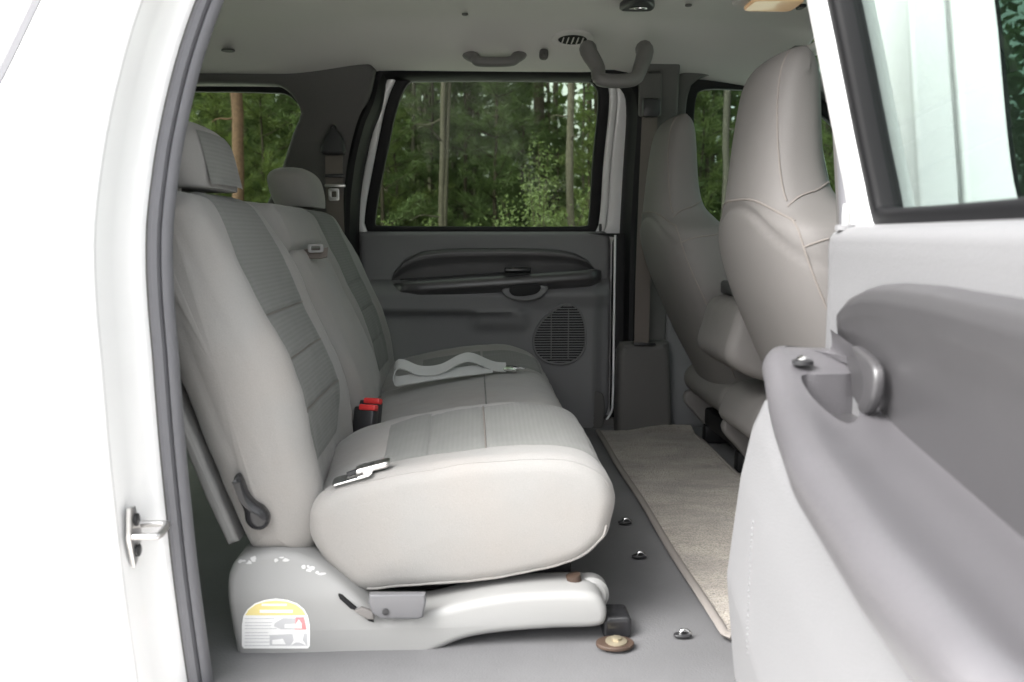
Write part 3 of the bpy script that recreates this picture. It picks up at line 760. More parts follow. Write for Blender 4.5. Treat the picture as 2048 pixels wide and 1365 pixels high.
# ------------------------------------------------------------------ belts on the far pillars
sb = thing('seat_belt', 'tan seat belt hanging from the far rear pillar behind the small headrest', 'seat belt', tuple(P(668, 430, 2.88)))
g0 = PS(664, 283, 2.99)
gp = [(644, 308), (645, 288), (652, 272), (659, 262), (662, 252), (671, 252), (675, 262), (684, 272), (689, 288), (690, 308), (668, 312)]
plate('belt_guide', [cr([(P(a, b, g0[1])[0], P(a, b, g0[1])[2]) for a, b in gp], 40)], lambda a, t, z: (a, g0[1] + .02 - t, z), 0, .045, 'blackp', sb, .014)
wp = [(668, 300, 2.915), (668, 340, 2.90), (669, 372, 2.905), (670, 420, 2.925), (672, 470, 2.95)]
ribbon('webbing', cr([P(*q) for q in wp], 20, False), (.056, 0, 0), 'webt', sb)
q = P(669, 352, 2.895); box('stop', q, (.062, .012, .012), 'blackp', sb, .004)
q = P(670, 372, 2.89); box('tongue', q, (.066, .010, .010), 'steel', sb, .003)
q = P(668, 386, 2.89); tq = plate('tongue_plate', [rrect(q[0] - .017, q[0] + .017, q[2] - .026, q[2] + .014, .006), rrect(q[0] - .008, q[0] + .008, q[2] - .014, q[2] + .004, .003)], lambda a, t, z: (a, q[1] - t, z), 0, .005, 'steel', sb, .001)
fb = thing('seat_belt', 'seat belt webbing running down the far centre pillar behind the front seat', 'seat belt', tuple(P(1285, 690, 2.93)))
wp = [(1300, 222, 2.86), (1292, 400, 2.90), (1286, 560, 2.925), (1283, 690, 2.935)]
ribbon('webbing', cr([P(*q) for q in wp], 20, False), (.05, 0, 0), 'webt', fb)
q = P(1302, 216, 2.85); box('belt_guide', q, (.06, .03, .06), 'blackp', fb, .012)
q = P(1300, 190, 2.87); box('height_adjuster', q, (.075, .02, .14), 'pillar', fb, .01)
q = P(1288, 688, 2.93); box('belt_slot', q, (.075, .035, .008), 'blackp', fb, .003)

# ================================================================== REAR SEATS
def pr(L): return [(P(*q)[0], P(*q)[2]) for q in L]
back_prof = pr([(588, 1112, 1.42), (606, 1075, 1.42), (622, 1000, 1.45), (633, 923, 1.53), (610, 818, 1.53), (575, 721, 1.53), (530, 632, 1.53), (462, 487, 1.53), (432, 425, 1.53), (405, 396, 1.53)])
back_prof += [(back_prof[-1][0] - .045, back_prof[-1][1] + .010), (back_prof[-1][0] - .09, back_prof[-1][1] + .002), (back_prof[-1][0] - .117, back_prof[-1][1] - .03)]
back_prof += pr([(255, 470, 1.42), (315, 680, 1.42), (395, 885, 1.42), (478, 1078, 1.42), (510, 1115, 1.42), (550, 1122, 1.42)])
cush_prof = pr([(613, 1076, 1.42), (618, 1025, 1.42), (669, 985, 1.42), (782, 955, 1.42), (915, 932, 1.42), (1069, 918, 1.42), (1165, 924, 1.42), (1216, 955, 1.42), (1236, 1000, 1.42), (1226, 1055, 1.42), (1210, 1092, 1.42), (1146, 1137, 1.42), (967, 1173, 1.42), (813, 1186, 1.42), (710, 1190, 1.42), (649, 1137, 1.42)])
def back_disp(hi0, hi1, mid=None):
    def f(x, z, nx, nz, v):
        fr = max(0., min(1., (nx - .2) * 2.5))
        b = .016 * math.exp(-((v - hi0) / .09) ** 2) + .016 * math.exp(-((v - hi1) / .09) ** 2)
        return fr * b * float(smooth_step(.06, -.1, z)) + .003 * math.sin(z * 23 + v * 3) * fr
    return f
def cush_disp(a, b):
    def f(x, z, nx, nz, v):
        tp = max(0., min(1., (nz - .2) * 2))
        return tp * float(smooth_step(.26, .06, x)) * (a * math.exp(-(v / .14) ** 2) + b * math.exp(-((v - .68) / .26) ** 2))
    return f
S1, S2 = 1.42, 1.915
rs = thing('reclining_car_seat', 'single pale grey rear seat with recline lever and raised headrest beside the open door', 'car seat', (-.05, 1.67, FZ))
B1 = Pillow(back_prof, S1, S2, .045, 170, 46, .007, back_disp(.1, .92))
bk = B1.build('backrest', 'seat', rs)
def ins_edges(ya, yb):
    return ya, yb
iz = lambda x, z: B1.idx(x, z)
stops = [(back_prof[9][0] - .025, back_prof[9][1] + .008)] + pr([(530, 632, 1.53), (575, 721, 1.53), (610, 818, 1.53), (633, 923, 1.53)])
ids = [iz(*q) for q in stops]
for k in range(4):
    a, b = ids[k], ids[k + 1]
    if b < a and k == 0 and a - b > 100: b += B1.N
    w0 = 1.505; w1 = 1.835
    if k == 3:
        B1.patch('back_panel', a, b, lambda q: w0 + .01 * q, lambda q: w1 - .075 * q ** 2, 'rib', bk, .0045)
    elif k == 0:
        B1.patch('back_panel', a, b, lambda q: w0 + .045 * (1 - q) ** 1.5, lambda q: w1 - .02 * (1 - q) ** 2, 'rib', bk, .005, 60)
    else:
        B1.patch('back_panel', a, b, w0, w1, 'rib', bk, .0045)
# hard board on the back of the backrest
bb = pr([(392, 882, 1.44), (470, 1066, 1.44), (473, 1082, 1.44), (462, 1088, 1.44), (446, 1076, 1.44), (365, 890, 1.44), (290, 690, 1.44), (310, 690, 1.44)])
Pillow(bb, S1 + .02, S2 - .02, .008, 60, 10, .001).build('back_board', 'shell', rs)
C1 = Pillow(cush_prof, S1, S2, .034, 170, 46, .005, cush_disp(.006, .024), r1=.075)
cu1 = C1.build('cushion', 'seat', rs)
cz = lambda x: C1.idx(x, -.375)
for (xa, xb) in ((-.165, -.083), (-.083, .020)):
    C1.patch('cushion_panel', C1.idx(xa, -.40 if xa < -.1 else -.384), C1.idx(xb, -.3735 if xb > 0 else -.384), 1.515, lambda q, xa=xa: 1.745 + .03 * q, 'ribx', cu1, .0035)
tube('seam', [C1.at(C1.idx(.020, -.365), y, .0012) for y in np.linspace(1.515, 1.775, 20)], .0016, 'seamc', cu1, 6)
for k_ in (1, 2, 3): tube('seam', [B1.at(ids[k_], y, .001) for y in np.linspace(1.505, 1.835, 24)], .0014, 'seamc', bk, 6)
C1.patch('cushion_panel', C1.idx(.020, -.365), C1.idx(.215, -.40), lambda q: 1.515 - .02 * q, lambda q: 1.775 + .09 * smooth_step(0, 1, q), 'ribx', cu1, .0035, 50)
# piping along the outer lower edge of the cushion
iA, iB = C1.idx(.215, -.50), C1.idx(-.22, -.575)
if iA > iB: iA, iB = iB, iA
pts = []
for i in (range(C1.idx(.22, -.49), C1.idx(.22, -.49) - 62, -1)):
    q = C1.at(i % C1.N, S1 + .010); pts.append(q)
tube('piping', pts, .0026, 'seat', cu1, 8)
pts = [C1.at(i % C1.N, S1 + .012) for i in range(C1.idx(.226, -.42), C1.idx(-.25, -.43))] if C1.idx(.226, -.42) < C1.idx(-.25, -.43) else []
if pts: tube('seam', pts, .0008, 'seat', cu1, 6)
def headrest(parent, yc, hh, wd, xb, zb, nm='headrest', tilt=.40):
    secs = []
    for k in np.linspace(0, 1, 26):
        zz = zb + hh * k
        q = math.sqrt(max(0, 1 - (max(0, k - .45) / .55) ** 3.2)) if k > .45 else 1 - .12 * ((.45 - k) / .45) ** 2
        q = max(q, .04)
        xc = xb - (hh * k) * tilt * .55; dep = .064 * q + .006; wid = wd / 2 * (q * .75 + .25 * q)
        sec = []
        for j in range(44):
            a = 2 * math.pi * j / 44; c_, s_ = math.cos(a), math.sin(a)
            sec.append((xc + dep * abs(c_) ** .75 * np.sign(c_), yc + wid * abs(s_) ** .62 * np.sign(s_), zz))
        secs.append(sec)
    return loft(nm, secs, 'seat', parent, angle=80)
hr = headrest(rs, 1.655, .124, .285, -.515, .082)
# ribbed face of the headrest
pts = []
for k in np.linspace(.05, .80, 20):
    row = []
    for j in np.linspace(-.38, .38, 20):
        zz = .082 + .124 * k; q = math.sqrt(max(0, 1 - (max(0, k - .45) / .55) ** 3.2)) if k > .45 else 1
        wid = .285 / 2 * q; s_ = (abs(j) * 1.9) ** 1.6; dep = (.064 * q + .006) * (1 - s_ ** 2) ** .375 if s_ < 1 else 0
        row.append((-.515 - .124 * k * .22 + dep + .0025, 1.655 + wid * 1.9 * j * .98, zz))
    pts.append(row)
hfield('headrest_panel', pts, 'rib', hr)
for dy in (-.07, .07):
    tube('headrest_post', [(-.52, 1.655 + dy, .06), (-.523, 1.655 + dy, .10)], .006, 'steel', hr, 8)
# plastic base cover with decal, slot, latch handle
YB = 1.385
base_px = [(450, 1170), (453, 1150), (465, 1132), (496, 1118), (540, 1112), (584, 1117), (628, 1134), (672, 1163), (705, 1189), (740, 1219), (762, 1238), (795, 1240), (870, 1222), (980, 1198), (1060, 1189), (1150, 1186), (1190, 1190), (1210, 1208), (1215, 1235), (1198, 1257), (1100, 1262), (1000, 1270), (930, 1282), (880, 1302), (830, 1322), (760, 1333), (620, 1336), (500, 1336), (478, 1328), (466, 1280), (455, 1215)]
bl = [(P(a, b, YB)[0], P(a, b, YB)[2]) for a, b in base_px]
bc = plate('base_cover', [cr(bl, 160)], lambda a, t, z: (a, YB + t + .02 * smooth_step(-.60, -.52, z), z), 0, .10, 'shell', rs, .014)
plate('base_cover', [cr([(P(a, b, 1.86)[0] , P(a, b, 1.86)[2]) for a, b in ((730, 1000), (760, 970), (900, 965), (1130, 985), (1150, 1000), (1140, 1015), (1000, 1020), (740, 1030))], 60)], lambda a, t, z: (a, 1.80 + t, z - .02), 0, .06, 'shell', rs, .015)
# dark seat frame under the cushion
box('seat_frame', (-.03, 1.67, -.605), (.40, .34, .05), 'black', rs, .01)
tube('front_bar', [P(1146, 1150, 1.44), P(1152, 1178, 1.44)], .013, 'rust', rs, 10)
disc_prism('front_roller', (P(1178, 1180, 1.47)), (0, -1, 0), .032, .03, 'shell', rs, 24)
# recline lever
rl = [(466, 958), (474, 950), (483, 962), (494, 990), (508, 1006), (526, 1018), (537, 1036), (534, 1054), (520, 1062), (502, 1058), (490, 1044), (486, 1022), (476, 1000), (468, 978)]
lvr = plate('recline_lever', [cr([(P(a, b, 1.40)[0], P(a, b, 1.40)[2]) for a, b in rl], 70)], lambda a, t, z: (a, 1.415 - t, z), -.012, .022, 'dgrey', rs, .013)
# latch handle
lh = [(738, 1190), (850, 1190), (852, 1205), (846, 1236), (836, 1240), (760, 1239), (744, 1228), (736, 1208)]
lhp = plate('latch_handle', [[(P(a, b, 1.365)[0], P(a, b, 1.365)[2]) for a, b in lh]], lambda a, t, z: (a, 1.365 + t, z), 0, .016, 'steel', rs, .004)
lhp.data.materials[0] = new_mat('grey_painted_metal', (.13, .13, .137), .32, spec=.6, var=.05, vscale=20)
q = P(771, 1224, 1.364); disc_prism('rivet_hole', q, (0, -1, 0), .0055, .002, 'blackp', lhp, 14)
lf = [(708, 1224), (722, 1216), (745, 1224), (748, 1240), (735, 1240)]
plate('latch_link', [[(P(a, b, 1.372)[0], P(a, b, 1.372)[2]) for a, b in lf]], lambda a, t, z: (a, 1.372 + t, z), 0, .008, M['vinyl'], rs, .002)
for sl_ in ([(677, 1188), (684, 1190), (713, 1214), (710, 1218), (702, 1216), (680, 1196)], [(730, 1234), (744, 1234), (748, 1243), (738, 1240)]):
    plate('slot', [[(P(a, b, YB)[0], P(a, b, YB)[2]) for a, b in sl_]], lambda a, t, z: (a, YB + .005 - t, z), 0, .010, 'black', bc, .001)
# decal (arched warning label)
def dec(pts, mat, lift, nm, par, n=None):
    L = [(P(a, b, YB)[0], P(a, b, YB)[2]) for a, b in pts]
    return plate(nm, [cr(L, n) if n else np.array(L)], lambda a, t, z: (a, YB - lift - t, z), 0, .0006, mat, par, 0)
arch = [(484, 1292)] + [(484, 1250), (487, 1232), (495, 1219), (510, 1207), (530, 1200), (552, 1197), (575, 1200), (594, 1207), (608, 1218), (616, 1232), (620, 1250)] + [(620, 1292), (616, 1297), (488, 1297)]
dcl = dec(arch, 'decal_w', .0004, 'warning_decal', bc)
dec([(491, 1230), (498, 1219), (512, 1209), (531, 1203), (552, 1201), (574, 1203), (592, 1209), (605, 1219), (612, 1230)], 'decal_y', .0012, 'decal_arch', dcl)
dec([(520, 1219), (586, 1219), (586, 1225), (520, 1225)], 'decal_w', .002, 'decal_bar', dcl)
dec([(524, 1207), (574, 1207), (574, 1211), (524, 1211)], 'decal_w', .002, 'decal_bar', dcl)
for yy in (1236, 1244, 1250, 1256, 1264, 1270, 1276, 1283, 1290):
    ln_ = 548 if yy in (1236, 1256) else (542 if yy < 1262 else 536)
    dec([(490, yy), (ln_ + (yy * 37 % 7), yy), (ln_ + (yy * 37 % 7), yy + 1.3), (490, yy + 1.3)], 'decal_g', .0012, 'decal_line', dcl)
dec([(566, 1236), (598, 1236), (600, 1258), (562, 1258), (548, 1252), (550, 1246)], 'decal_g', .0012, 'decal_picture', dcl)
dec([(592, 1234), (608, 1234), (613, 1258), (590, 1258)], 'decal_r', .0018, 'decal_picture', dcl)
dec([(598, 1238), (604, 1246), (604, 1256), (570, 1255), (570, 1248), (592, 1247)], 'decal_w', .0024, 'decal_figure', dcl)
dec([(540, 1270), (614, 1266), (615, 1291), (540, 1291)], 'decal_g', .0012, 'decal_picture', dcl)
dec([(586, 1268), (608, 1268), (606, 1280), (613, 1290), (600, 1284), (592, 1284), (582, 1290), (588, 1280)], 'decal_w', .0018, 'decal_figure', dcl)
dec([(545, 1280), (566, 1277), (572, 1288), (545, 1288)], 'decal_w', .0018, 'decal_figure', dcl)
# white scuff marks on the shoulder of the cover
hb = hitter(bc); rs_ = np.random.default_rng(4)
for k in range(20):
    a = rs_.uniform(474, 655); b = 1124 - 7 * math.sin((a - 470) / 190 * 2.2) + max(0, a - 560) * .36 + rs_.normal(0, 3.2)
    if 512 < a < 530: continue
    r1, r2 = rs_.uniform(2, 8), rs_.uniform(1.5, 4.5); V_ = []
    for m in range(7):
        an = m / 7 * 6.283; c, nn = hb(a + r1 * math.cos(an) * rs_.uniform(.6, 1.3), b + r2 * math.sin(an) * rs_.uniform(.6, 1.3))
        if c is None: V_ = []; break
        V_.append(c + np.array([0, -.0005, .0003]))
    if V_: mk('scuff', V_, [tuple(range(7))], 'scuff', bc, False)
# floor bracket with its bolt
br = PZ(1232, 1262, FZ)
b0, b1 = P(1205, 1240, 1.42)[0], P(1262, 1240, 1.42)[0]
fbk = plate('floor_bracket', [rrect(b0, b1, FZ - .004, -.644, .010)], lambda a, t, z: (a, 1.408 + t, z), 0, .06, M['dgrey'], rs, .008)
ft = PZ(1230, 1287, FZ + .005)
foot = plate('bracket_foot', [np.array([(ft[0] + .032 * math.cos(2 * math.pi * k / 28), ft[1] + .024 * math.sin(2 * math.pi * k / 28)) for k in range(28)])], lambda a, t, b: (a, b, FZ + .001 + t), 0, .007, 'rust', fbk, .002)
disc_prism('bolt', (ft[0] + .002, ft[1], FZ + .007), (0, 0, 1), .018, .005, 'brass', fbk, 20, .4)
disc_prism('bolt_head', (ft[0] + .002, ft[1], FZ + .012), (0, 0, 1), .009, .004, 'brass', fbk, 6, .15)
box('rear_rail', (-.36, 1.46, -.63), (.09, .05, .12), 'shell', rs, .01)

# --- the wider rear bench section on the far side
T1, T2 = 1.932, 2.91
rb = thing('car_bench_seat', 'wide pale grey rear bench section with fold down armrest against the far door', 'car seat', (-.05, 2.42, FZ))
def bench_back_disp(x, z, nx, nz, v):
    fr = max(0., min(1., (nx - .2) * 2.5)); s = float(smooth_step(.06, -.1, z))
    b = .016 * math.exp(-((v - .95) / .05) ** 2) + .016 * math.exp(-((v - .50) / .035) ** 2)
    mid = float(smooth_step(.46, .43, v) * smooth_step(.02, .05, v))
    rec = -.045 * mid * float(smooth_step(-.02, -.06, z) * smooth_step(-.50, -.46, z))
    return fr * (b * s + rec + .012 * mid * float(smooth_step(-.05, -.01, z)))
B2 = Pillow(back_prof, T1, T2, .05, 170, 90, .010, bench_back_disp)
bk2 = B2.build('backrest', 'seat', rb)
for k in range(4):
    a, b = ids[k], ids[k + 1]
    wa, wb_ = 2.50, 2.80
    if k == 3: B2.patch('back_panel', a, b, lambda q: wa + .06 * q ** 2, wb_, 'rib', bk2, .0045)
    else: B2.patch('back_panel', a, b, wa, wb_, 'rib', bk2, .0045)
# fold-down armrest in the middle of the bench back
arm_prof = [(-.30, -.47), (-.262, -.42), (-.262, -.36), (-.29, -.27), (-.33, -.185), (-.372, -.095), (-.395, -.048), (-.42, -.035), (-.45, -.05), (-.455, -.09), (-.42, -.17), (-.36, -.32), (-.325, -.44)]
Pillow(arm_prof, 1.965, 2.365, .05, 120, 40, .008, lambda x, z, nx, nz, v: .010 * math.sin(math.pi * v) * max(0, nx)).build('centre_armrest', 'seat', rb)
C2 = Pillow([(x - .010, z - (.014 if z > -.45 else 0)) for x, z in cush_prof], T1, T2, .07, 170, 90, .012, lambda x, z, nx, nz, v: max(0., min(1., (nz - .2) * 2)) * float(smooth_step(.26, .06, x)) * (.034 * math.exp(-((1 - v) / .10) ** 2) + .008 * math.exp(-((v - .3) / .2) ** 2) - .016 * math.exp(-((v - .60) / .018) ** 2) + .012 * smooth_step(.60, .8, v)) - .006 * (nz > .2))
cu2 = C2.build('cushion', 'seat', rb)
C2.patch('cushion_panel', C2.idx(-.165, -.40), C2.idx(.018, -.375), 2.56, 2.80, 'ribx', cu2, .0035)
C2.patch('cushion_panel', C2.idx(.022, -.372), C2.idx(.21, -.392), 2.56, 2.80, 'ribx', cu2, .0035)
# seam across the middle cushion
pts = [C2.at(C2.idx(.02, -.372), y, .0005) for y in np.linspace(1.99, 2.46, 30)]
tube('seam', pts, .0016, M['rib'], cu2, 6)
headrest(rb, 2.655, .118, .27, -.515, .080)
box('seat_frame', (-.03, 2.42, -.62), (.38, .80, .07), 'black', rb, .01)
plate('base_cover', [rrect(-.22, .20, FZ, -.60, .02)], lambda a, t, z: (a, 2.85 + t, z), 0, .03, 'shell', rb, .008)
plate('base_cover', [rrect(-.22, .18, FZ, -.60, .02)], lambda a, t, z: (a, 1.96 + t, z), 0, .03, 'shell', rb, .008)

# --- loose belt pieces
lb = thing('lap_belt', 'pale lap belt lying folded over the middle of the bench cushion', 'seat belt', tuple(P(900, 745, 2.33)))
pth = [(1012, 738, 2.44), (985, 735, 2.42), (945, 719, 2.38), (920, 722, 2.36), (880, 742, 2.34), (840, 745, 2.33), (812, 734, 2.33), (796, 732, 2.33), (789, 742, 2.33), (788, 756, 2.33), (793, 766, 2.31), (815, 763, 2.31), (870, 754, 2.33), (930, 746, 2.36), (985, 740, 2.41)]
ribbon('webbing', cr([P(*q) for q in pth], 90, False) + np.array([0, 0, .004]), (.0, .030, .021), 'web', lb)
q = P(1020, 738, 2.44); tg_ = box('tongue', q, (.04, .035, .008), 'chrome', lb, .003, (R(15), R(6), 0))
q = P(1038, 738, 2.45); plate('tongue_plate', [rrect(-.02, .02, -.013, .013, .005), rrect(-.002, .012, -.007, .007, .003)], lambda a, t, b: (q[0] + a, q[1] + b, q[2] + t + .002 - a * .1), 0, .002, 'chrome', lb, .0005)
q = P(832, 746, 2.33); box('label_tab', q, (.02, .004, .012), 'red', lb, .001)
nb = thing('belt_tongue', 'chrome belt tongue lying on the cushion of the single rear seat', 'seat belt', tuple(P(715, 965, 1.49)))
hc1 = hitter(cu1)
q, _ = hc1(705, 962)
plate('tongue_plate', [rrect(-.034, .034, -.018, .018, .007), rrect(-.010, .018, -.010, .010, .003)], lambda a, t, b: (q[0] + a, q[1] + b + .006, q[2] + .004 + t + a * .28 + b * .1), 0, .003, 'chrome', nb, .0006)
q2, _ = hc1(745, 945)
plate('grip', [rrect(-.030, .030, -.017, .017, .008)], lambda a, t, b: (q2[0] + a, q2[1] + b, q2[2] + .004 + t + a * .25), 0, .012, 'steel', nb, .005)
q3, _ = hc1(722, 955); box('bar', q3 + np.array([0, .004, .012]), (.05, .008, .008), 'dgrey', nb, .002, (0, R(-16), R(14)))
for k, (px, py, Y, lab) in enumerate(((730, 852, 1.925, 'black seat belt buckle with red button at the edge of the single rear seat'), (739, 838, 1.985, 'black seat belt buckle with red button at the edge of the wide bench'))):
    c = P(px, py, Y); bkl = thing('seat_belt_buckle', lab, 'buckle', (c[0], c[1], c[2] - .05))
    box('housing', c, (.030, .050, .085), 'blackp', bkl, .006, (0, R(14), R(70)))
    box('button', c + np.array([.009, 0, .041]), (.022, .040, .014), 'red', bkl, .004, (0, R(14), R(70)))
    box('stalk', c + np.array([-.015, 0, -.06]), (.020, .032, .09), 'blackp', bkl, .004, (0, R(14), R(70)))
mb = thing('belt_tongue', 'small belt tongue tucked above the fold down armrest', 'seat belt', tuple(P(632, 500, 2.10)))
q = P(630, 498, 2.06)
plate('tongue_plate', [rrect(-.016, .020, -.009, .011, .005), rrect(-.008, .012, -.003, .006, .002)], lambda a, t, b: (q[0] + a, q[1] + .02 * a - t, q[2] + b + .02 * a), 0, .004, 'shell', mb, .0015)
ribbon('webbing', cr([P(655, 505, 2.08), P(640, 508, 2.07), P(618, 508, 2.07), P(600, 512, 2.09)], 14, False), (0, .02, .022), 'webt', mb)

# ================================================================== FRONT SEATS, CONSOLE
def front_seat(yc, label, mirror):
    o = thing('high_back_car_seat', label, 'car seat', (.85, yc, FZ))
    zs = [-.50, -.46, -.40, -.31, -.22, -.12, -.04, .01, .045, .08, .125, .18, .235, .275, .302, .324, .338, .344]
    xb = [.745, .725, .695, .648, .606, .562, .536, .527, .526, .528, .531, .536, .543, .550, .558, .570, .586, .60]
    xf = [.86, .86, .85, .83, .81, .775, .745, .725, .71, .697, .687, .680, .676, .672, .668, .660, .646, .625]
    wd = [.34, .37, .40, .44, .465, .48, .475, .45, .40, .345, .318, .306, .300, .296, .288, .270, .240, .19]
    xb = [v - .016 for v in xb]; wd = [v * (1.07 if z < .03 else .95) for v, z in zip(wd, zs)]; xf = [v - .038 * float(smooth_step(0, .1, z)) for v, z in zip(xf, zs)]
    A = cr(np.stack([zs, xb, xf, wd], 1), 110, False)
    secs = []
    for z, b, f, w_ in A:
        sec = []
        for j in range(72):
            a = 2 * math.pi * j / 72; c_, s_ = math.cos(a), math.sin(a)
            x = (b + f) / 2 + (f - b) / 2 * abs(c_) ** .55 * np.sign(c_); y = w_ / 2 * abs(s_) ** .55 * np.sign(s_)
            if c_ < 0: x += .012 * (y / (w_ / 2)) ** 2
            # seams sunk into the cover
            th = abs(y) / (w_ / 2)
            arc = .055 - .05 * (y / .17) ** 2
            if c_ < -.1:
                x += .006 * math.exp(-((z - arc) / .006) ** 2)
            sec.append((x, yc + y, z))
        secs.append(sec)
    bk_ = loft('backrest', secs, 'vinyl', o, angle=80)
    # seam cords: down the side corners of the head, an arch across the back
    def surf(z, ang):
        b = np.interp(z, A[:, 0], A[:, 1]); f = np.interp(z, A[:, 0], A[:, 2]); w_ = np.interp(z, A[:, 0], A[:, 3]); c_, s_ = math.cos(ang), math.sin(ang)
        y = w_ / 2 * abs(s_) ** .55 * np.sign(s_); x = (b + f) / 2 + (f - b) / 2 * abs(c_) ** .55 * np.sign(c_) + (.012 * (y / (w_ / 2)) ** 2 if c_ < 0 else 0)
        return np.array([x, yc + y, z])
    for sg in (-1, 1):
        pts = [surf(z, math.pi + sg * (R(66) - R(24) * smooth_step(.05, .33, z))) for z in np.linspace(.06, .333, 40)]
        tube('seam', pts, .0022, 'seamc', bk_, 6)
        pts = [surf(z, math.pi + sg * (R(60) + R(12) * smooth_step(.05, -.3, z))) for z in np.linspace(.03, -.40, 40)]
        tube('seam', pts, .0022, 'seamc', bk_, 6)
        pts = [surf(.05 + .045 * math.sin(k * math.pi / 2), math.pi + sg * (R(64) + R(70) * k)) for k in np.linspace(0, 1, 30)]
        tube('seam', pts, .0022, 'seamc', bk_, 6)
        pts = [surf(-.02 + .03 * math.sin(k * math.pi / 2), math.pi + sg * (R(62) + R(70) * k)) for k in np.linspace(0, 1, 30)]
        tube('seam', pts, .0022, 'seamc', bk_, 6)
    pts = [surf(.068 - .05 * (k / 1.15) ** 2 if abs(k) < 1.15 else .018, math.pi + k) for k in np.linspace(-1.08, 1.08, 60)]
    tube('seam', pts, .0024, 'seamc', bk_, 6)
    cp_ = [(.70, -.50), (.69, -.45), (.74, -.41), (.90, -.395), (1.1, -.375), (1.2, -.385), (1.24, -.43), (1.20, -.50), (1.0, -.53), (.78, -.54)]
    Pillow(cp_, yc - .25, yc + .25, .05, 80, 24, .01).build('cushion', 'vinyl', o)
    sk_ = [(.72, -.58), (.69, -.54), (.72, -.51), (.9, -.51), (1.15, -.52), (1.2, -.56), (1.15, -.60), (1.0, -.62), (.85, -.655), (.80, -.66)]
    Pillow(sk_, yc - .245, yc - .21, .012, 60, 6, .004).build('seat_valance', 'vinyl', o)
    Pillow(sk_, yc + .21, yc + .245, .012, 60, 6, .004).build('seat_valance', 'vinyl', o)
    for sg in (-1, 1):
        box('seat_rail', (.98, yc + sg * .18, FZ + .03), (.46, .04, .06), 'black', o, .006)
    box('seat_mechanism', (.95, yc, -.59), (.40, .36, .06), 'black', o, .01)
    return o
front_seat(1.72, 'beige high backed front seat beside the open door', False)
front_seat(2.62, 'beige high backed front seat beside the far door', True)
co = thing('centre_console', 'beige folded centre seat back with black tray top between the front seats', 'console', (.85, 2.17, FZ))
cpf = [(.60, -.30), (.605, -.22), (.63, -.165), (.72, -.15), (.95, -.145), (1.02, -.17), (1.03, -.24), (.98, -.31), (.85, -.345), (.70, -.35)]
Pillow(cpf, 2.02, 2.32, .03, 90, 24, .008).build('seat_back', 'vinyl', co)
tl = plate('tray_top', [rrect(.645, .98, 2.04, 2.30, .025)], lambda a, t, b: (a, b, -.150 + t - .01 * (1 - a)), 0, .035, 'blackp', co, .009)
plate('tray_lid', [rrect(.66, .97, 2.05, 2.29, .025)], lambda a, t, b: (a, b, -.117 + t - .01 * (1 - a)), 0, .012, 'trim', co, .005)
cpf2 = [(.68, -.50), (.67, -.44), (.72, -.39), (.9, -.37), (1.1, -.37), (1.16, -.42), (1.12, -.50), (.9, -.52)]
Pillow(cpf2, 2.00, 2.34, .04, 70, 20, .008).build('seat_cushion', 'vinyl', co)
box('pedestal', (.95, 2.17, -.60), (.3, .2, .16), 'black', co, .02)

# ------------------------------------------------------------------ floor mat
mx0, mx1, my0, my1 = .418, .738, 1.385, 2.93
rows = []
for y in np.linspace(my0, my1, 130):
    row = []
    for x in np.linspace(mx0, mx1, 40):
        z = FZ + .012 + .003 * math.sin(y * 9 + x * 3) + .004 * mnoise.noise(Vector((x * 9, y * 7, 3)))
        z += .018 * float(smooth_step(2.84, 2.94, y)) * float(smooth_step(.5, .65, x))
        row.append((x, y, z + .0012 * random.random()))
    rows.append(row)
matt = hfield('floor_mat', rows, 'mat', None)
tag(matt, 'tan carpet runner mat lying along the grey cabin floor', 'floor mat')
V = []
for a, b in ((mx0, 'x'),):
    pth = [(mx0 + .012, my0 - .001, FZ + .010), (mx0 + .002, my0 + .012, FZ + .010)] + [(mx0, y, FZ + .011 + .003 * math.sin(y * 9 + mx0 * 3)) for y in np.linspace(my0 + .03, my1, 60)]
tube('binding', pth, .009, 'bind', matt, 8, flat=.7)
tube('binding', [(mx1, y, FZ + .012 + .003 * math.sin(y * 9 + mx1 * 3)) for y in np.linspace(my0, my1, 60)], .006, 'bind', matt, 8, flat=.7)
tube('binding', [(x, my0, FZ + .011) for x in np.linspace(mx0 + .012, mx1, 20)], .007, 'bind', matt, 8, flat=.7)

# ================================================================== THE WOOD BEYOND THE CAR
def raw_tube(path, rad, seg):
    path = np.asarray(path, float); n = len(path); T = np.gradient(path, axis=0); T /= np.linalg.norm(T, axis=1)[:, None] + 1e-9
    V, Fc = [], []
    for i in range(n):
        a = np.cross(T[i], (0.31, .2, .9) if abs(T[i][2]) < .9 else (1, .1, 0)); a /= np.linalg.norm(a); b = np.cross(T[i], a)
        for k in range(seg):
            an = 2 * math.pi * k / seg; V.append(path[i] + rad[i] * (math.cos(an) * a + math.sin(an) * b))
    for j in range(n - 1):
        for i in range(seg): Fc.append((j * seg + i, j * seg + (i + 1) % seg, (j + 1) * seg + (i + 1) % seg, (j + 1) * seg + i))
    return V, Fc
def joined(parts):
    V, Fc = [], []
    for v, f in parts:
        o = len(V); V += list(v); Fc += [tuple(i + o for i in q) for q in f]
    return V, Fc
def raw_mesh(name, V, Fc, mat, smooth=False):
    me = bpy.data.meshes.new(name); me.from_pydata([tuple(map(float, v)) for v in V], [], Fc); me.materials.append(M[mat])
    if smooth: me.shade_smooth()
    return me
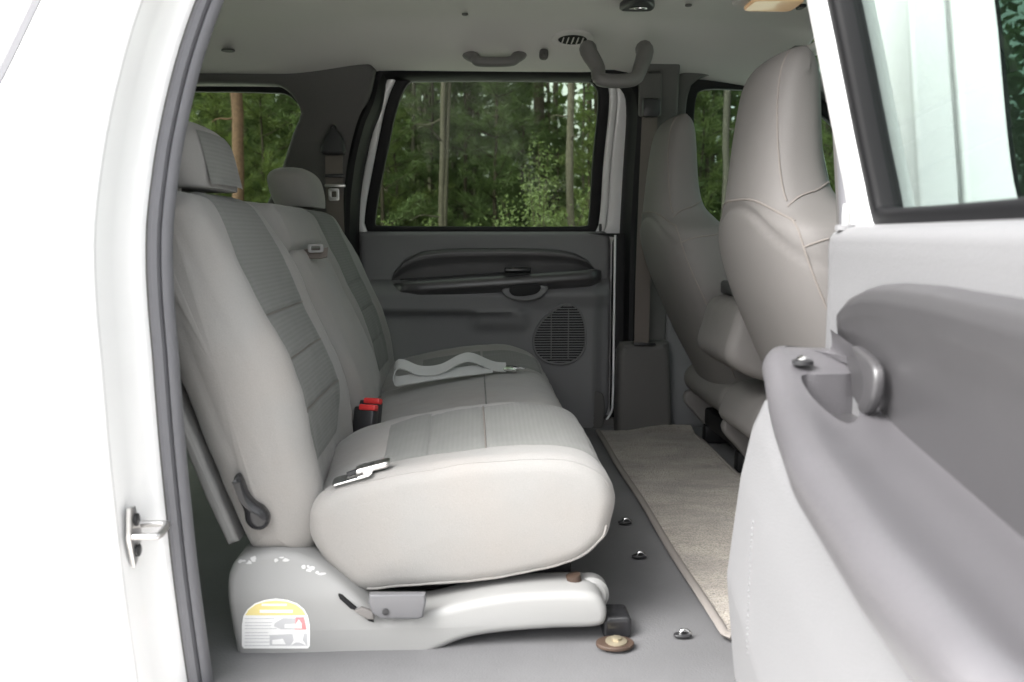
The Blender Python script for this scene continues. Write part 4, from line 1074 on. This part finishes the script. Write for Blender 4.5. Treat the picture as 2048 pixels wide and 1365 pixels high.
def tufts(cent, dirs, n_each, length, width, spread, r):
    """needle sprays: thin triangles fanning from each point"""
    c = np.repeat(cent, n_each, 0); d = np.repeat(dirs, n_each, 0) + r.normal(0, spread, (len(c), 3))
    d /= np.linalg.norm(d, axis=1)[:, None]; s = np.cross(d, r.normal(0, 1, d.shape)); s /= np.linalg.norm(s, axis=1)[:, None] + 1e-9
    L = length * r.uniform(.6, 1.2, (len(c), 1)); c = c + r.normal(0, length * .15, c.shape)
    V = np.stack([c - s * width, c + s * width, c + d * L + np.array([0, 0, -.15]) * L], 1).reshape(-1, 3)
    Fc = [(3 * i, 3 * i + 1, 3 * i + 2) for i in range(len(c))]
    return V, Fc
def leaves(cent, size, r):
    n = len(cent); a = r.normal(0, 1, (n, 3)); a /= np.linalg.norm(a, axis=1)[:, None]; b = np.cross(a, r.normal(0, 1, (n, 3))); b /= np.linalg.norm(b, axis=1)[:, None]
    s = size * r.uniform(.6, 1.3, (n, 1))
    V = np.stack([cent - a * s, cent + b * s * .5, cent + a * s, cent - b * s * .5], 1).reshape(-1, 3)
    return V, [(4 * i, 4 * i + 1, 4 * i + 2, 4 * i + 3) for i in range(n)]

def pine_meshes(seed, H=15., r0=.11, fork=False, low=2.2):
    r = np.random.default_rng(seed); n = 40; z = np.linspace(0, H, n)
    bx = np.cumsum(r.normal(0, .012, n)) + .0 * z; by = np.cumsum(r.normal(0, .012, n))
    path = np.stack([bx, by, z], 1); rad = r0 * (1 - .75 * (z / H)) * (1 + r.normal(0, .03, n)); rad[0] *= 1.3
    parts = [raw_tube(path, rad, 10)]
    cents, dirs = [], []
    for k in range(46):
        h = low + (H - low) * (k / 46) ** .8; i = min(n - 1, int(h / H * n)); a = r.uniform(0, 6.283)
        dead = h < H * .55
        if dead and r.random() < .45: continue
        L = r.uniform(.3, 1.2) if dead else (H - h) * .32 + .5
        rise = r.uniform(-.1, .35); m = 7; q = np.linspace(0, 1, m)
        br_ = path[i] + np.stack([math.cos(a) * L * q, math.sin(a) * L * q, rise * L * q - .12 * L * q * q + .05 * L * np.sin(q * 7 + a)], 1)
        parts.append(raw_tube(br_, np.linspace(.018 if dead else .032, .005, m), 5))
        if not dead:
            for s in np.linspace(.35, 1, 9):
                c0 = br_[0] + (br_[-1] - br_[0]) * s
                for _ in range(3):
                    cents.append(c0 + r.normal(0, .22, 3)); dirs.append(r.normal(0, .5, 3) + np.array([math.cos(a) * .6, math.sin(a) * .6, .5]))
    if fork:
        q = np.linspace(0, 1, 16); f0 = path[3]
        parts.append(raw_tube(f0 + np.stack([.10 * q + .30 * q ** 1.4, .15 * q, (H * .6) * q], 1), .055 * (1 - .7 * q), 8))
    V, Fc = joined(parts); N_, NF = tufts(np.array(cents), np.array(dirs), 26, .22, .008, .7, r)
    return V, Fc, N_, NF
def young_pine_meshes(seed, H=5., wide=1.0, n_t=34):
    r = np.random.default_rng(seed); z = np.linspace(0, H, 16); path = np.stack([np.cumsum(r.normal(0, .015, 16)), np.cumsum(r.normal(0, .015, 16)), z], 1)
    parts = [raw_tube(path, .045 * (1 - .85 * z / H) * H / 5 + .004, 7)]; cents, dirs = [], []
    for h in np.arange(.35, H, .26):
        i = min(15, int(h / H * 16))
        for k in range(r.integers(4, 7)):
            a = r.uniform(0, 6.283); L = wide * ((1 - h / H) * 1.25 + .25) * r.uniform(.6, 1.15); q = np.linspace(0, 1, 5)
            br_ = path[i] + np.stack([math.cos(a) * L * q, math.sin(a) * L * q, .28 * L * q + .2 * L * q * q], 1)
            parts.append(raw_tube(br_, np.linspace(.010, .003, 5), 4))
            for s in np.arange(.25, 1.01, .17 / max(L, .3)):
                c0 = br_[0] + (br_[-1] - br_[0]) * min(s, 1); cents.append(c0 + r.normal(0, .05, 3)); dirs.append(np.array([math.cos(a) * .7, math.sin(a) * .7, .55]))
    V, Fc = joined(parts); N_, NF = tufts(np.array(cents), np.array(dirs), n_t, .20, .0075, .62, r)
    return V, Fc, N_, NF
def shrub_meshes(seed, H=2.6, n_l=4200):
    r = np.random.default_rng(seed); parts, cents = [], []
    for k in range(16):
        a = r.uniform(0, 6.283); sp = r.uniform(.05, .75); q = np.linspace(0, 1, 8); h = H * r.uniform(.55, 1) * (1.05 - .35 * sp)
        br_ = np.stack([math.cos(a) * sp * q ** 1.3, math.sin(a) * sp * q ** 1.3, h * q], 1); parts.append(raw_tube(br_, np.linspace(.016, .003, 8), 5))
        for s in r.uniform(.25, 1.02, n_l // 16):
            c0 = np.array([np.interp(s, q, br_[:, j]) for j in range(3)]); cents.append(c0 + r.normal(0, .13 * (1.15 - s * .6), 3))
    V, Fc = joined(parts); N_, NF = leaves(np.array(cents), .030, r)
    return V, Fc, N_, NF

def tree_proto(kind, name, meshes, bark, leafm):
    V, Fc, N_, NF = meshes
    return (name, raw_mesh(name + '_trunk', V, Fc, bark, True), raw_mesh(name + '_crown', N_, NF, leafm))
def plant(proto, x, y, label, cat, group, scale=1.0, rot=0.0, lean=(0, 0)):
    name, tm, cm = proto
    o = bpy.data.objects.new(name, None); col.objects.link(o); o.location = (x, y, 0); o.rotation_euler = (lean[0], lean[1], rot); o.scale = (scale,) * 3
    o['label'] = label; o['category'] = cat
    if group: o['group'] = group
    for nm, me in (('trunk', tm), ('crown', cm)):
        c = bpy.data.objects.new(nm, me); col.objects.link(c); c.parent = o
    return o
def dirx(px, Y): return P(px, 470, Y)[0]
pA = tree_proto('p', 'pine_tree', pine_meshes(3, 15, .078), 'bark2', 'needle')
pB = tree_proto('p', 'pine_tree', pine_meshes(5, 16, .09), 'bark', 'needle')
pC = tree_proto('p', 'pine_tree', pine_meshes(8, 14, .068, fork=True), 'bark2', 'needle')
pR = tree_proto('p', 'pine_tree', pine_meshes(11, 15, .092, low=1.6), 'bark3', 'needle')
G = 'pine trees in the wood'
plant(pR, dirx(470, 12.5), 12.5, 'reddish pine trunk seen through the far rear quarter window', 'tree', G, 1.0, .4, (0, R(1.2)))
plant(pC, dirx(893, 14.0), 14.0, 'pale pine trunk with a thin fork in the far door window', 'tree', G, .82, 0)
plant(pA, dirx(1143, 12.2), 12.2, 'straight grey pine trunk behind the lock pin of the far door window', 'tree', G, .80, 1.0)
plant(pA, dirx(830, 17), 17, 'slim pale pine trunk left of the forked trunk in the far window', 'tree', G, .62, 2.2)
plant(pB, dirx(866, 18), 18, 'very thin crooked pine stem close beside the forked trunk', 'tree', G, .5, 4.0)
plant(pB, dirx(1078, 20), 20, 'dark thick pine trunk right of centre in the far window', 'tree', G, 1.6, 4)
plant(pB, dirx(1094, 22), 22, 'thin dark trunk just beside the dark thick pine trunk', 'tree', G, .7, 1.3)
plant(pA, dirx(1444, 13), 13, 'pale lichen spotted pine trunk beside the near front seat headrest', 'tree', G, .78, 3.1)
plant(pB, dirx(1408, 17), 17, 'thin dark branchy pine trunk in the far front window', 'tree', G, .55, 2.0)
plant(pB, dirx(1385, 22), 22, 'thick dark pine trunk deep in the far front window', 'tree', G, 1.3, .5)
for px_, Y_, s_, l_ in ((777, 16.5, .45, 'slim pale pine stem near the rear edge of the far door window'), (1166, 18, .5, 'slim pale pine stem just forward of the straight grey trunk'), (948, 19, .5, 'slim pale pine stem among the young pines in the far window'), (912, 21, .6, 'pale pine stem standing behind the thin fork of the forked trunk')):
    plant(pA, dirx(px_, Y_), Y_, l_, 'tree', G, s_, px_ * .7)
r = np.random.default_rng(21)
for k in range(46):
    Y = r.uniform(20, 34); px = r.uniform(330, 1760)
    plant((pA, pB, pC)[k % 3], dirx(px, Y), Y, ('grey barked', 'brown barked', 'fork stemmed')[k % 3] + ' pine trunk standing deep in the wood behind the nearer trees', 'tree', 'far pine trees deep in the wood', r.uniform(.7, 1.35), r.uniform(0, 6.28), (R(r.normal(0, 1)), R(r.normal(0, 1.2))))
yps = [tree_proto('y', 'young_pine', young_pine_meshes(30 + k, h, wd), 'bark', mt) for k, (h, wd, mt) in enumerate(((5.2, 1.0, 'needle'), (4.2, .9, 'needle2'), (6.4, 1.1, 'needle')))]
spots = [(985, 15.5, 0, 1.0), (930, 17.5, 2, .9), (800, 15.8, 1, .95), (762, 14.5, 0, .9), (1040, 18.5, 0, 1.0), (1175, 14.5, 1, .8), (1120, 16.5, 0, .7), (865, 20, 2, 1.0), (700, 17, 2, 1.0),
         (530, 15, 1, 1.1), (550, 17, 0, 1.1), (400, 16, 2, 1.0), (430, 14.2, 1, .9), (500, 19, 2, 1.1), (350, 15, 0, 1), (1390, 15, 1, 1.0), (1425, 18, 0, 1.1), (1350, 17, 2, .8), (1680, 14, 1, 1.1), (1650, 17, 0, 1.1), (1500, 16, 1, 1), (1580, 15, 0, 1),
         (1250, 16, 2, .8), (1300, 14.5, 0, .9), (640, 15, 0, 1.0), (590, 18, 2, 1), (960, 21, 2, 1.0), (1090, 22, 0, .9), (790, 21, 2, 1), (745, 19, 0, 1), (470, 22, 2, 1.1)]
for k, (px, Y, v, s) in enumerate(spots):
    plant(yps[v], dirx(px, Y), Y, ('bushy deep green young pine of middle height between the taller trunks', 'short yellow green young pine between the taller trunks', 'tall broad deep green young pine between the taller trunks')[v], 'young pine', 'young pines under the tall trees', s, k * 1.7)
sh = tree_proto('s', 'shrub', shrub_meshes(77), 'bark', 'leaf'); sh2 = tree_proto('s', 'shrub', shrub_meshes(78, 2.2, 3000), 'bark', 'leaf')
plant(sh, dirx(1085, 11.8), 11.8, 'light green leafy shrub left of the straight grey trunk in the far window', 'shrub', 'shrubs at the edge of the wood', 1.02, .3)
for k, (px, Y, s) in enumerate(((940, 12.5, .72), (855, 13, .75), (1190, 13.2, .8), (1010, 13, .7), (780, 13, .74), (560, 12.8, .9), (1400, 12.6, .8), (1690, 12.5, 1), (1120, 13, .8), (1330, 12.8, .8))):
    plant(sh2, dirx(px, Y), Y, 'low leafy green shrub at the foot of the trees', 'shrub', 'shrubs at the edge of the wood', s, k * .9)
# the far wood: reads as one mass
r = np.random.default_rng(99)
n = 26000
Y = r.uniform(30, 52, n); X = r.uniform(-.62, .62, n) * Y * 1.05 + .02 * Y; Zc = r.beta(1.1, 1.5, n) * 12.5
keep = ~((np.abs(X / Y - .115) < .05) & (Zc > 5.2) & (r.random(n) < .55)) & ~((np.abs(X / Y + .0) < .5) & (Zc > 9.5) & (r.random(n) < .8))
cent = np.stack([X, Y, Zc], 1)[keep]
V1, F1 = leaves(cent, .34, r)
# the wood closes the clearing on the other sides too
m = 15000; an = r.uniform(R(150), R(390), m); rad = r.uniform(15, 23, m); Zr = r.beta(1.2, 1.3, m) * 2.6
V2, F2 = leaves(np.stack([rad * np.cos(an), rad * np.sin(an), Zr], 1), .55, r)
F1 = list(F1) + [tuple(i + len(V1) for i in q) for q in F2]; V1 = np.vstack([V1, V2])
far = bpy.data.objects.new('far_wood', raw_mesh('far_wood', V1, F1, 'needle')); col.objects.link(far); far['kind'] = 'stuff'
tag(far, 'dense dark green wood far behind the young pines', 'wood')
tr = []
for k in range(50):
    a_ = r.uniform(R(150), R(390)); q_ = r.uniform(14.5, 22); xx, yy = q_ * math.cos(a_), q_ * math.sin(a_)
    tr.append(raw_tube([(xx, yy, 0), (xx, yy, 1.4), (xx + r.normal(0, .2), yy, 2.8)], [.09, .07, .02], 7))
for k in range(60):
    yy = r.uniform(32, 50); xx = r.uniform(-.6, .6) * yy; h = r.uniform(12, 18)
    tr.append(raw_tube([(xx, yy, 0), (xx + r.normal(0, .2), yy, h / 2), (xx + r.normal(0, .4), yy, h)], [.2, .15, .06], 7))
V1, F1 = joined(tr)
ft_ = bpy.data.objects.new('far_trunks', raw_mesh('far_trunks', V1, F1, 'bark', True)); col.objects.link(ft_); ft_.parent = far; ft_['kind'] = 'stuff'
